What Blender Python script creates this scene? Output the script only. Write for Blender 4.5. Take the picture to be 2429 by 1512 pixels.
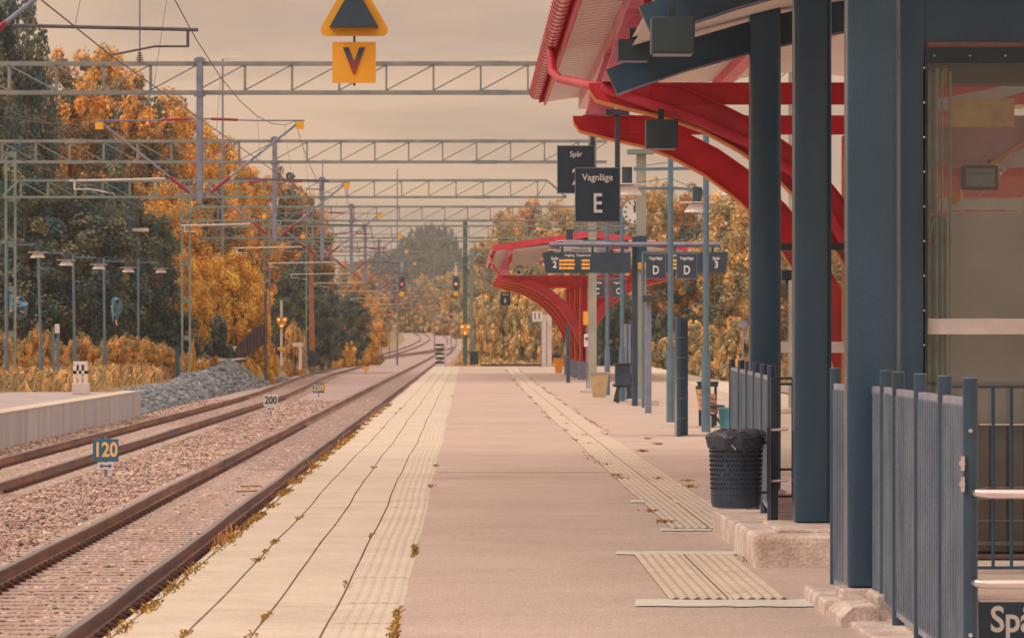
import bpy, math, random
import numpy as np
from mathutils import Vector
R = random.Random(7)
NR = np.random.RandomState(11)
SC = bpy.context.scene
COL = SC.collection
PI = math.pi
for o in list(bpy.data.objects):
    bpy.data.objects.remove(o)

# ------------------------------------------------------------------ camera
FPX, VX, VY, W0, H0 = 11070.0, 1105.0, 805.0, 2428.0, 1512.0
CZ = 1.66                                   # eye height over the platform
cam = bpy.data.cameras.new('camera')
co = bpy.data.objects.new('camera', cam); COL.objects.link(co)
co.location = (0, 0, CZ); co.rotation_euler = (PI/2, 0, 0)
cam.sensor_width = 36.0
cam.lens = 36.0*FPX/W0
cam.shift_x = (W0/2-VX)/W0
cam.shift_y = (VY-H0/2)/W0
cam.clip_start = 0.5; cam.clip_end = 9000
cam.dof.use_dof = True; cam.dof.focus_distance = 42.0; cam.dof.aperture_fstop = 13.0
SC.camera = co
# ------------------------------------------------------------------ world
SUN_EL, SUN_AZ = math.radians(48), math.radians(-115)   # soft light from the left, a little behind
w = bpy.data.worlds.new('World'); SC.world = w; w.use_nodes = True
nt = w.node_tree; nt.nodes.clear()
out = nt.nodes.new('ShaderNodeOutputWorld'); bg = nt.nodes.new('ShaderNodeBackground')
sky = nt.nodes.new('ShaderNodeTexSky'); sky.sky_type = 'NISHITA'; sky.sun_disc = False
sky.sun_elevation = SUN_EL; sky.sun_rotation = SUN_AZ
tc = nt.nodes.new('ShaderNodeTexCoord'); sep = nt.nodes.new('ShaderNodeSeparateXYZ')
nt.links.new(tc.outputs['Generated'], sep.inputs[0])
mp = nt.nodes.new('ShaderNodeMapping'); mp.inputs['Scale'].default_value = (1, 1, 6.5)
nt.links.new(tc.outputs['Generated'], mp.inputs[0])
nz = nt.nodes.new('ShaderNodeTexNoise'); nz.inputs['Scale'].default_value = 7.5; nz.inputs['Detail'].default_value = 6
nz.inputs['Roughness'].default_value = 0.55; nz.inputs['Distortion'].default_value = 0.5
nt.links.new(mp.outputs[0], nz.inputs['Vector'])
cr = nt.nodes.new('ShaderNodeValToRGB')
cr.color_ramp.elements[0].position = 0.40; cr.color_ramp.elements[0].color = (5.45, 4.03, 3.1, 1)
cr.color_ramp.elements[1].position = 0.60; cr.color_ramp.elements[1].color = (7.95, 5.58, 3.86, 1)
nt.links.new(nz.outputs['Fac'], cr.inputs[0])
# overcast: brighter towards the zenith
mr = nt.nodes.new('ShaderNodeMapRange'); mr.inputs['From Min'].default_value = 0.05; mr.inputs['From Max'].default_value = 0.9
mr.inputs['To Min'].default_value = 1.0; mr.inputs['To Max'].default_value = 2.3
nt.links.new(sep.outputs['Z'], mr.inputs['Value'])
vm = nt.nodes.new('ShaderNodeVectorMath'); vm.operation = 'SCALE'
nt.links.new(cr.outputs[0], vm.inputs[0]); nt.links.new(mr.outputs[0], vm.inputs['Scale'])
mx = nt.nodes.new('ShaderNodeMix'); mx.data_type = 'RGBA'; mx.inputs['Factor'].default_value = 0.97
nt.links.new(sky.outputs[0], mx.inputs['A']); nt.links.new(vm.outputs[0], mx.inputs['B'])
nt.links.new(mx.outputs['Result'], bg.inputs[0]); bg.inputs['Strength'].default_value = 0.1
nt.links.new(bg.outputs[0], out.inputs[0])
sl = bpy.data.lights.new('sun', 'SUN'); sl.energy = 1.3; sl.angle = math.radians(14); sl.color = (1.0, 0.86, 0.72)
so = bpy.data.objects.new('sun', sl); COL.objects.link(so)
d = Vector((math.sin(SUN_AZ)*math.cos(SUN_EL), math.cos(SUN_AZ)*math.cos(SUN_EL), math.sin(SUN_EL)))
so.rotation_euler = d.to_track_quat('Z', 'Y').to_euler(); so.location = (-30, -10, 40)
SC.view_settings.view_transform = 'Standard'; SC.view_settings.look = 'None'
SC.view_settings.exposure = 0.0; SC.view_settings.gamma = 1.0
SC.render.engine = 'CYCLES'
SC.cycles.max_bounces = 6; SC.cycles.transparent_max_bounces = 16
SC.cycles.caustics_reflective = False; SC.cycles.caustics_refractive = False
# ------------------------------------------------------------------ helpers
def D(x, y, Y):                              # a measured point of the photograph at distance Y
    return ((x-VX)*Y/FPX, Y, CZ+(VY-y)*Y/FPX)
def lin(c):
    return tuple(((v/255)/12.92 if v/255 <= 0.04045 else (((v/255)+0.055)/1.055)**2.4) for v in c)
LT = (1.17, 0.84, 0.62); LV = (0.84, 0.62, 0.46)
def alb(c, light):
    l = lin(c); return tuple(min(0.9, max(0.004, l[i]/light[i])) for i in range(3))
def H(*c): return alb(c, LT)                 # surface seen lying flat
def V(*c): return alb(c, LV)                 # surface seen standing up
MATS = {}
def mat(name, c1, c2=None, scale=3.0, rough=0.8, metal=0.0, bump=0.0, bscale=None, stretch=(1,1,1), detail=5, contrast=(0.35,0.65), attr=None, amin=0.55, speck=None, clump=False, transl=0.0, alpha=None, spec=None):
    m = bpy.data.materials.new(name); m.use_nodes = True; MATS[name] = m
    n = m.node_tree; b = n.nodes['Principled BSDF']
    b.inputs['Roughness'].default_value = rough; b.inputs['Metallic'].default_value = metal
    if spec is not None: b.inputs['Specular IOR Level'].default_value = spec
    c2 = c2 or tuple(v*0.8 for v in c1)
    t = n.nodes.new('ShaderNodeTexCoord'); mpn = n.nodes.new('ShaderNodeMapping'); mpn.inputs['Scale'].default_value = stretch
    n.links.new(t.outputs['Object'], mpn.inputs[0])
    no = n.nodes.new('ShaderNodeTexNoise'); no.inputs['Scale'].default_value = scale; no.inputs['Detail'].default_value = detail
    no.inputs['Roughness'].default_value = 0.65
    n.links.new(mpn.outputs[0], no.inputs['Vector'])
    r = n.nodes.new('ShaderNodeValToRGB')
    r.color_ramp.elements[0].position = contrast[0]; r.color_ramp.elements[0].color = (*c2, 1)
    r.color_ramp.elements[1].position = contrast[1]; r.color_ramp.elements[1].color = (*c1, 1)
    if clump:
        ca = n.nodes.new('ShaderNodeAttribute'); ca.attribute_name = 'clump'; mf = n.nodes.new('ShaderNodeMix'); mf.inputs['Factor'].default_value = 0.55
        n.links.new(no.outputs['Fac'], mf.inputs['A']); n.links.new(ca.outputs['Fac'], mf.inputs['B']); n.links.new(mf.outputs['Result'], r.inputs[0])
    else: n.links.new(no.outputs['Fac'], r.inputs[0])
    colout = r.outputs[0]
    if speck:
        for sc_, am in speck:
            n3 = n.nodes.new('ShaderNodeTexNoise'); n3.inputs['Scale'].default_value = sc_; n3.inputs['Detail'].default_value = 2
            n.links.new(t.outputs['Object'], n3.inputs['Vector']); m3 = n.nodes.new('ShaderNodeMapRange'); m3.inputs['From Min'].default_value = 0.3; m3.inputs['From Max'].default_value = 0.7
            m3.inputs['To Min'].default_value = 1-am; m3.inputs['To Max'].default_value = 1+am; n.links.new(n3.outputs['Fac'], m3.inputs['Value'])
            v3 = n.nodes.new('ShaderNodeVectorMath'); v3.operation = 'SCALE'; n.links.new(colout, v3.inputs[0]); n.links.new(m3.outputs[0], v3.inputs['Scale']); colout = v3.outputs[0]
    if attr:
        a = n.nodes.new('ShaderNodeAttribute'); a.attribute_name = attr
        mm = n.nodes.new('ShaderNodeMapRange'); mm.inputs['To Min'].default_value = amin; mm.inputs['To Max'].default_value = 1.4
        n.links.new(a.outputs['Fac'], mm.inputs[0])
        vs = n.nodes.new('ShaderNodeVectorMath'); vs.operation = 'SCALE'
        n.links.new(colout, vs.inputs[0]); n.links.new(mm.outputs[0], vs.inputs['Scale']); colout = vs.outputs[0]
    n.links.new(colout, b.inputs['Base Color'])
    if bump:
        n2 = n.nodes.new('ShaderNodeTexNoise'); n2.inputs['Scale'].default_value = bscale or scale*6; n2.inputs['Detail'].default_value = 4
        n.links.new(mpn.outputs[0], n2.inputs['Vector'])
        bm = n.nodes.new('ShaderNodeBump'); bm.inputs['Strength'].default_value = bump; bm.inputs['Distance'].default_value = 0.02
        n.links.new(n2.outputs['Fac'], bm.inputs['Height']); n.links.new(bm.outputs[0], b.inputs['Normal'])
    if transl:
        tr = n.nodes.new('ShaderNodeBsdfTranslucent'); ms = n.nodes.new('ShaderNodeMixShader'); ms.inputs[0].default_value = transl
        n.links.new(colout, tr.inputs[0]); n.links.new(b.outputs[0], ms.inputs[1]); n.links.new(tr.outputs[0], ms.inputs[2])
        n.links.new(ms.outputs[0], n.nodes['Material Output'].inputs[0])
    return m
def emat(name, c, s):
    m = bpy.data.materials.new(name); m.use_nodes = True; b = m.node_tree.nodes['Principled BSDF']
    b.inputs['Base Color'].default_value = (*[v*0.3 for v in c], 1); b.inputs['Emission Color'].default_value = (*c, 1); b.inputs['Emission Strength'].default_value = s
    return m
class MB:
    def __init__(s): s.v = []; s.f = []
    def add(s, vs, fs):
        k = len(s.v); s.v += [tuple(p) for p in vs]; s.f += [tuple(i+k for i in f) for f in fs]; return s
    def box(s, x0, x1, y0, y1, z0, z1, bev=0.0):
        if bev > 0:
            return s.bevbox(x0, x1, y0, y1, z0, z1, bev)
        v = [(x0,y0,z0),(x1,y0,z0),(x1,y1,z0),(x0,y1,z0),(x0,y0,z1),(x1,y0,z1),(x1,y1,z1),(x0,y1,z1)]
        return s.add(v, [(0,3,2,1),(4,5,6,7),(0,1,5,4),(1,2,6,5),(2,3,7,6),(3,0,4,7)])
    def bevbox(s, x0, x1, y0, y1, z0, z1, b):
        # rounded vertical edges and bevelled top and bottom
        def ring(i, z, n=4):
            p = []
            for cx, cy, a0 in ((x1-b, y1-b, 0), (x0+b, y1-b, 90), (x0+b, y0+b, 180), (x1-b, y0+b, 270)):
                for k in range(n+1):
                    a = math.radians(a0+90*k/n); p.append((cx+(b-i)*math.cos(a), cy+(b-i)*math.sin(a), z))
            return p
        t = min(b, (z1-z0)*0.45)
        rs = [ring(b*0.6, z0), ring(b*0.1, z0+t*0.4), ring(0, z0+t), ring(0, z1-t), ring(b*0.1, z1-t*0.4), ring(b*0.6, z1)]
        n = len(rs[0]); v = [p for r in rs for p in r]; f = []
        for j in range(len(rs)-1):
            for i in range(n): f.append((j*n+i, j*n+(i+1) % n, (j+1)*n+(i+1) % n, (j+1)*n+i))
        f.append(tuple(range(n-1, -1, -1))); f.append(tuple((len(rs)-1)*n+i for i in range(n)))
        return s.add(v, f)
    def cyl(s, a, b, r0, r1=None, n=10, cap=True):
        a = Vector(a); b = Vector(b); r1 = r0 if r1 is None else r1
        dd = (b-a); L = dd.length
        if L < 1e-6: return s
        dd /= L; u = dd.orthogonal().normalized(); w_ = dd.cross(u)
        v = []
        for c, r in ((a, r0), (b, r1)):
            for k in range(n):
                t = 2*PI*k/n; v.append(c+(u*math.cos(t)+w_*math.sin(t))*r)
        f = [(k, (k+1) % n, n+(k+1) % n, n+k) for k in range(n)]
        if cap: f += [tuple(range(n-1, -1, -1)), tuple(range(n, 2*n))]
        return s.add(v, f)
    def tube(s, pts, r, n=8):
        pts = [Vector(p) for p in pts]; rs = r if isinstance(r, (list, tuple)) else [r]*len(pts)
        v = []; u = None
        for i, p in enumerate(pts):
            t = (pts[min(i+1, len(pts)-1)]-pts[max(i-1, 0)]).normalized()
            if u is None: u = t.orthogonal().normalized()
            u = (u-t*u.dot(t)).normalized(); w_ = t.cross(u)
            for k in range(n):
                a = 2*PI*k/n; v.append(p+(u*math.cos(a)+w_*math.sin(a))*rs[i])
        f = []
        for i in range(len(pts)-1):
            for k in range(n): f.append((i*n+k, i*n+(k+1) % n, (i+1)*n+(k+1) % n, (i+1)*n+k))
        f.append(tuple(range(n-1, -1, -1))); f.append(tuple((len(pts)-1)*n+k for k in range(n)))
        return s.add(v, f)
    def bar(s, a, b, wx, wy):                # a bar of wx (across, in the view plane) by wy (depth) between two points
        a = Vector(a); b = Vector(b); t = (b-a).normalized()
        y = Vector((0, 1, 0)) if abs(t.y) < 0.9 else Vector((1, 0, 0))
        u = t.cross(y).normalized(); y = u.cross(t).normalized()
        v = []
        for c in (a, b):
            for i, j in ((-1,-1),(1,-1),(1,1),(-1,1)): v.append(c+u*(i*wx/2)+y*(j*wy/2))
        return s.add(v, [(0,1,2,3),(7,6,5,4),(0,4,5,1),(1,5,6,2),(2,6,7,3),(3,7,4,0)])
    def prism(s, poly, y0, y1):              # an outline in x,z given a thickness in y
        n = len(poly); v = [(x, y0, z) for x, z in poly]+[(x, y1, z) for x, z in poly]
        f = [tuple(range(n)), tuple(range(2*n-1, n-1, -1))]+[(i, n+i, n+(i+1) % n, (i+1) % n) for i in range(n)]
        return s.add(v, f)
    def strip(s, lo, up, y0, y1):            # two matching edge lines, extruded in y: a curved plate
        n = len(lo)
        v = [(x, y0, z) for x, z in lo]+[(x, y0, z) for x, z in up]+[(x, y1, z) for x, z in lo]+[(x, y1, z) for x, z in up]
        f = []
        for i in range(n-1):
            f += [(i, i+1, n+i+1, n+i), (2*n+i+1, 2*n+i, 3*n+i, 3*n+i+1), (i+1, i, 2*n+i, 2*n+i+1), (n+i, n+i+1, 3*n+i+1, 3*n+i)]
        f += [(0, n, 3*n, 2*n), (n-1, 2*n+n-1, 3*n+n-1, 2*n-1)]
        return s.add(v, f)
    def sweep(s, prof, path, closed=True):   # prof (x,z) swept along path (X,Y,Z)
        n = len(prof); v = []
        for X, Y, Z in path: v += [(X+px, Y, Z+pz) for px, pz in prof]
        f = []; m = n if closed else n-1
        for i in range(len(path)-1):
            for k in range(m): f.append((i*n+k, i*n+(k+1) % n, (i+1)*n+(k+1) % n, (i+1)*n+k))
        if closed: f.append(tuple(range(n))); f.append(tuple((len(path)-1)*n+k for k in range(n-1, -1, -1)))
        return s.add(v, f)
    def torus(s, c, R_, r, a0=0, a1=2*PI, n=10, m=6, plane='xz'):
        pts = []
        for k in range(n+1):
            a = a0+(a1-a0)*k/n
            if plane == 'xz': pts.append((c[0]+R_*math.cos(a), c[1], c[2]+R_*math.sin(a)))
            elif plane == 'xy': pts.append((c[0]+R_*math.cos(a), c[1]+R_*math.sin(a), c[2]))
            else: pts.append((c[0], c[1]+R_*math.cos(a), c[2]+R_*math.sin(a)))
        return s.tube(pts, r, m)
    def build(s, name, m, parent=None, smooth=False):
        me = bpy.data.meshes.new(name)
        off = Vector(parent_loc(parent)) if parent else Vector((0, 0, 0))
        me.from_pydata([(p[0]-off.x, p[1]-off.y, p[2]-off.z) for p in s.v], [], s.f)
        me.materials.append(m); me.update()
        if smooth:
            me.polygons.foreach_set('use_smooth', [True]*len(me.polygons))
            try: me.set_sharp_from_angle(angle=math.radians(40))
            except Exception: pass
        o = bpy.data.objects.new(name, me); COL.objects.link(o)
        if parent: o.parent = parent
        return o
def parent_loc(p):
    v = Vector((0, 0, 0))
    while p is not None: v += Vector(p.location); p = p.parent
    return v
def tag(o, label=None, cat=None, group=None, kind=None):
    if label: o['label'] = label
    if cat: o['category'] = cat
    if group: o['group'] = group
    if kind: o['kind'] = kind
    return o
def thing(name, label, cat, loc, group=None):
    o = bpy.data.objects.new(name, None); COL.objects.link(o); o.location = loc; o.empty_display_size = 0.2
    return tag(o, label, cat, group)
def copy_tree(o, parent=None, loc=None):
    c = o.copy(); COL.objects.link(c); c.parent = parent
    if loc is not None: c.location = loc
    for ch in list(o.children): copy_tree(ch, c)
    return c
def npmesh(name, verts, faces, m, parent=None, attr=None, smooth=False):
    me = bpy.data.meshes.new(name); nv = len(verts); nf, k = faces.shape
    me.vertices.add(nv); me.vertices.foreach_set('co', verts.astype(np.float32).ravel())
    me.loops.add(nf*k); me.loops.foreach_set('vertex_index', faces.astype(np.int32).ravel())
    me.polygons.add(nf); me.polygons.foreach_set('loop_start', np.arange(0, nf*k, k, dtype=np.int32))
    me.polygons.foreach_set('loop_total', np.full(nf, k, dtype=np.int32))
    if attr is not None:
        a = me.attributes.new('tint', 'FLOAT', 'POINT'); a.data.foreach_set('value', attr.astype(np.float32))
    me.materials.append(m); me.update(calc_edges=True)
    if smooth: me.polygons.foreach_set('use_smooth', [True]*nf)
    o = bpy.data.objects.new(name, me); COL.objects.link(o)
    if parent: o.parent = parent
    return o
def text(name, body, size, loc, m, parent=None, weight=0.0, align='CENTER', depth=0.004, sx=1.0):
    c = bpy.data.curves.new(name, 'FONT'); c.body = body; c.size = size; c.align_x = align; c.align_y = 'CENTER'
    c.extrude = depth; c.offset = weight; c.resolution_u = 4
    o = bpy.data.objects.new(name, c); COL.objects.link(o)
    me = bpy.data.meshes.new_from_object(o); bpy.data.objects.remove(o)
    v = np.zeros(len(me.vertices)*3); me.vertices.foreach_get('co', v); v = v.reshape(-1, 3)
    off = parent_loc(parent) if parent else Vector((0, 0, 0))
    nv = np.stack([v[:, 0]*sx+loc[0]-off.x, -v[:, 2]+loc[1]-off.y, v[:, 1]+loc[2]-off.z], 1)
    me.vertices.foreach_set('co', nv.ravel()); me.materials.clear(); me.materials.append(m); me.update()
    o = bpy.data.objects.new(name, me); COL.objects.link(o)
    if parent: o.parent = parent
    return o
# ------------------------------------------------------------------ materials
M_asph = mat('asphalt', H(206,165,141), H(192,152,131), 0.35, 0.92, bump=0.5, bscale=45, detail=8, speck=((55, 0.28), (14, 0.12), (1.3, 0.05)))
M_asph2 = mat('asphalt_old', H(190,158,146), H(172,142,132), 0.6, 0.92, bump=0.25, bscale=50, detail=8)
M_slab = mat('concrete_slab', H(223,187,157), H(209,173,144), 1.2, 0.9, bump=0.3, bscale=40, detail=8, speck=((45, 0.13), (9, 0.07), (0.7, 0.06)))
M_tact = mat('tactile_concrete', H(218,180,150), H(203,165,137), 2.0, 0.9, bump=0.3, bscale=40, speck=((45, 0.12), (3, 0.06)))
M_white = mat('road_paint', H(232,203,178), H(218,188,162), 5.0, 0.8)
M_joint = mat('dark_joint', H(150,115,85), H(120,92,72), 5.0, 0.95)
M_conc = mat('concrete', V(205,172,148), V(180,148,128), 3.0, 0.9, bump=0.25, bscale=45)
M_concb = mat('concrete_wall', V(176,156,146), V(150,132,126), 0.8, 0.9, bump=0.2, bscale=20, stretch=(1,1,0.25))
M_plinth = mat('plinth_concrete', V(208,174,150), V(168,130,110), 2.5, 0.9, bump=0.5, bscale=50, detail=9, speck=((40, 0.16), (8, 0.12)))
M_ball = mat('ballast_fine', H(206,162,144), H(130,98,92), 9.0, 0.95, bump=0.9, bscale=16, detail=8, contrast=(0.3,0.62), speck=((22, 0.35),))
M_stone = mat('ballast_stone', H(234,186,156), H(182,130,110), 0.9, 0.9, attr='tint', amin=0.22, bump=0.2, bscale=30, detail=9)
M_rock = mat('grey_rock', H(152,142,136), H(98,92,94), 1.6, 0.9, attr='tint')
M_sleep = mat('sleeper_concrete', H(204,162,140), H(170,130,112), 4.0, 0.92, bump=0.3)
M_rail = mat('rusty_rail', V(150,90,68), V(80,60,56), 2.0, 0.6, bump=0.1, stretch=(1,0.2,1))
M_railtop = mat('polished_rail_head', H(150,128,124), H(110,98,100), 2.0, 0.32, metal=0.7, stretch=(1,0.1,1))
M_clip = mat('rusty_clip', V(128,82,66), V(70,50,48), 20.0, 0.7)
M_teal = mat('dark_teal_paint', V(48,69,79), V(41,60,70), 1.1, 0.22, bump=0.06, bscale=90, detail=8, speck=((60, 0.10), (0.6, 0.12)))
M_teal2 = mat('fence_teal_paint', V(46,64,74), V(38,53,62), 1.6, 0.35, bump=0.04, bscale=70, detail=8, speck=((60, 0.10), (1.5, 0.12)))
M_sheet = mat('corrugated_sheet', V(100,100,102), V(74,78,84), 1.4, 0.5, speck=((50, 0.12), (2.2, 0.12)))
M_black = mat('black_paint', V(44,54,59), V(34,43,48), 4.0, 0.45)
M_bag = mat('black_plastic', V(60,60,66), V(36,42,48), 12.0, 0.25, bump=0.6, bscale=30)
M_sign = mat('sign_dark', V(46,60,68), V(38,51,59), 3.0, 0.5, speck=((60, 0.1),))
M_wht = mat('white_lettering', V(222,196,180), V(214,188,170), 5.0, 0.6)
M_red = mat('red_paint', V(210,58,68), V(180,42,54), 0.9, 0.45, detail=8, speck=((2.5, 0.08),))
M_redd = mat('deep_red_paint', V(200,34,46), V(166,26,38), 0.9, 0.45, detail=8, speck=((2.5, 0.08),))
M_pink = mat('pink_red_metal', V(216,116,116), V(180,76,82), 3.0, 0.26)
M_orange = mat('oiled_wood_edge', V(226,136,66), V(206,112,56), 8.0, 0.6)
M_wood = mat('soffit_board', V(250,206,178), V(236,186,160), 1.0, 0.8, stretch=(1,9,1), detail=6)
M_tan = mat('weathered_mast', V(158,140,118), V(136,124,106), 3.0, 0.75, stretch=(1,1,0.4))
M_galv = mat('galvanised_beam', V(136,122,108), V(104,104,98), 2.0, 0.6)
M_galvg = mat('green_grey_steel', V(128,126,108), V(98,108,98), 2.0, 0.6)
M_grey2 = mat('worn_rail_edge', V(150,134,132), V(116,112,118), 4.0, 0.5)
M_green = mat('green_mast', V(72,96,82), V(56,78,70), 3.0, 0.6)
M_grey = mat('grey_steel', V(132,122,126), V(104,100,108), 3.0, 0.5, metal=0.2)
M_blue = mat('blue_grey_post', V(92,106,110), V(76,90,96), 2.0, 0.5)
M_wire = mat('wire', V(90,78,78), V(70,64,66), 5.0, 0.6)
M_ins = mat('red_insulator', V(158,44,56), V(120,34,46), 6.0, 0.4)
M_yel = mat('orange_sign', V(236,148,36), V(226,138,32), 3.0, 0.55)
M_yel2 = mat('yellow_tag', V(240,160,40), V(222,138,34), 3.0, 0.6)
M_sblue = mat('blue_sign', V(54,96,112), V(44,84,100), 6.0, 0.5)
M_tan2 = mat('cream_digits', V(230,172,106), V(220,160,96), 6.0, 0.5)
M_pale = mat('pale_plate', V(214,184,162), V(196,168,148), 4.0, 0.6)
M_inox = mat('brushed_steel', V(222,190,172), V(170,136,122), 3.0, 0.28, metal=0.85, stretch=(0.3,4,4))
M_lamp = mat('lamp_shade_pale', V(232,206,190), V(206,176,160), 4.0, 0.6)
M_brown = mat('rusty_pole', V(168,102,62), V(120,70,52), 2.0, 0.85)
M_maroon = mat('maroon_sheet', V(98,58,64), V(70,42,52), 1.5, 0.7)
M_tarp = mat('blue_tarpaulin', V(78,112,120), V(50,84,96), 2.5, 0.6, bump=0.5, bscale=3)
M_teal_bin = mat('turquoise_plastic', V(98,160,156), V(78,134,134), 2.0, 0.5)
M_slat = mat('orange_wood_slat', V(206,142,92), V(176,110,68), 6.0, 0.6, stretch=(8,1,1))
M_orv = mat('orange_vehicle_paint', V(232,134,42), V(214,118,40), 2.0, 0.4)
M_wind = mat('windscreen', V(176,158,148), V(140,130,126), 2.0, 0.15)
M_moss = mat('moss', H(190,134,52), H(146,92,40), 6.0, 0.95, attr='tint')
M_trunk = mat('bark', V(104,84,74), V(62,54,54), 3.0, 0.95, bump=0.6, bscale=8, stretch=(3,3,0.5))
M_redl = emat('red_signal_light', (1.0, 0.08, 0.06), 1.4)
M_redh = emat('bright_red_light', (1.0, 0.22, 0.14), 1.8)
M_orl = emat('amber_light', (1.0, 0.42, 0.12), 1.7)
M_led = emat('amber_led', (0.85, 0.34, 0.05), 1.0)
def glass(name, tint, rough=0.02, mixf=0.2, refl=0.08):
    m = bpy.data.materials.new(name); m.use_nodes = True; n = m.node_tree; n.nodes.clear()
    o = n.nodes.new('ShaderNodeOutputMaterial'); t = n.nodes.new('ShaderNodeBsdfTransparent'); g = n.nodes.new('ShaderNodeBsdfGlossy')
    df = n.nodes.new('ShaderNodeBsdfDiffuse'); f = n.nodes.new('ShaderNodeFresnel'); f.inputs['IOR'].default_value = 1.5
    t.inputs[0].default_value = (*tint, 1); g.inputs['Roughness'].default_value = rough; df.inputs[0].default_value = (0.5, 0.46, 0.46, 1)
    a = n.nodes.new('ShaderNodeMixShader'); a.inputs[0].default_value = mixf
    n.links.new(t.outputs[0], a.inputs[1]); n.links.new(df.outputs[0], a.inputs[2])
    b = n.nodes.new('ShaderNodeMixShader'); n.links.new(f.outputs[0], b.inputs[0]); n.links.new(a.outputs[0], b.inputs[1]); n.links.new(g.outputs[0], b.inputs[2])
    n.links.new(b.outputs[0], o.inputs[0]); return m
M_glass = glass('lift_glass', (0.96, 0.97, 0.95), 0.03, 0.05)
M_frost = mat('frosted_panel', V(214,186,168), V(184,166,154), 0.9, 0.5, detail=7)
def leafmat(name, a, b, scale, tr=0.25, con=(0.4, 0.6)):
    return mat(name, V(*a), V(*b), scale, 0.85, attr='tint', amin=0.45, transl=tr, contrast=con, detail=3, clump=name.startswith('leaves'))
L_or = leafmat('leaves_orange', (238,156,70), (116,98,70), 0.35, con=(0.28, 0.50))
L_mix = leafmat('leaves_mixed', (222,148,72), (66,88,84), 0.28, con=(0.41, 0.59))
L_dark = leafmat('leaves_dark', (150,128,80), (56,84,84), 0.3, con=(0.42, 0.74))
L_bri = leafmat('leaves_bright', (252,168,72), (196,120,58), 0.5, con=(0.28, 0.55))
L_gold = leafmat('leaves_gold', (230,166,98), (126,124,98), 0.3, con=(0.36, 0.58))
L_blue = leafmat('leaves_bluegrey', (104,112,104), (76,92,92), 0.1)
L_weed = leafmat('weeds', (220,154,90), (140,116,80), 0.5)
L_shr = leafmat('leaves_shrub', (230,158,84), (104,104,80), 0.6, con=(0.30, 0.56))
# ------------------------------------------------------------------ terrain
def sm(a, b, x): 
    t = np.clip((x-a)/(b-a), 0, 1); return t*t*(3-2*t)
def rise(Y):
    return 5.0*sm(480, 1100, Y)+24*sm(1100, 2200, Y)
def shift(Y):                                # how far the yard's tracks swing in the distance
    return 1.5*sm(480, 720, Y)-14*sm(760, 1250, Y)
def t2c(Y):                                  # centreline of the second track
    return -8.15-1.6*sm(170, 330, Y)-1.0*sm(330, 560, Y)+shift(Y)+2.5*sm(560, 800, Y)
def t1c(Y): return -3.83+shift(Y)
def t3c(Y): return 12.1+0.006*np.maximum(0, Y-60)-13.5*sm(240, 620, Y)+shift(Y)
def ground_z(X, Y):
    X = np.asarray(X, float); Y = np.asarray(Y, float)
    left = sm(-12.2, -15.0, X)*(0.95+0.012*np.maximum(0, Y-180)*sm(180, 400, Y)) + sm(-19, -60, X)*5.5
    leftfade = 1.0-0.75*sm(420, 700, Y)
    right = (sm(19, 40, X)*4.0+sm(40, 120, X)*8)
    return -0.90+left*leftfade+right+rise(Y)+0.12*np.sin(X*0.21+Y*0.05)*sm(14, 30, np.abs(X))
xs = np.unique(np.concatenate([np.linspace(-900, -80, 22), np.linspace(-80, -24, 24), np.linspace(-24, 24, 70), np.linspace(24, 120, 30), np.linspace(120, 900, 20)]))
ys = np.unique(np.concatenate([np.linspace(-60, 400, 150), np.linspace(400, 1400, 120), np.linspace(1400, 6000, 40)]))
GX, GY = np.meshgrid(xs, ys); GZ = ground_z(GX, GY)
vs = np.stack([GX.ravel(), GY.ravel(), GZ.ravel()], 1); nx = len(xs)
ii = (np.arange(len(ys)-1)[:, None]*nx+np.arange(nx-1)[None, :]).ravel()
M_ground = mat('ground_scrub', H(186,130,74), H(128,104,80), 0.22, 0.95, bump=0.6, bscale=4, detail=8)
g = npmesh('ground', vs, np.stack([ii, ii+1, ii+nx+1, ii+nx], 1), M_ground, smooth=True); tag(g, kind='structure')
# ballast bed
def bed(name, c, w0, w1, y0, y1, z, m):
    yy = np.unique(np.concatenate([np.arange(y0, min(y1, 500), 5.0), np.arange(min(y1, 500), y1+1, 12.0)]))
    rows = []
    for Y in yy:
        cx = c(Y); zz = z+float(rise(Y)); rows.append([(cx+w0-0.8, Y, zz-0.4), (cx+w0, Y, zz), (cx+w1, Y, zz), (cx+w1+0.8, Y, zz-0.4)])
    b = MB()
    for i in range(len(rows)-1):
        for k in range(3): b.add([rows[i][k], rows[i][k+1], rows[i+1][k+1], rows[i+1][k]], [(0, 1, 2, 3)])
    o = b.build(name, m); tag(o, kind='structure'); return o
bed('ballast', lambda Y: -6.2+float(t1c(Y)+3.83)*1.0, -5.3-0.0, 4.3, -20, 1300, -0.80, M_ball)
bed('ballast_right', lambda Y: float(t3c(Y)), -1.75, 4.6, -20, 560, -0.806, M_ball)
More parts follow.
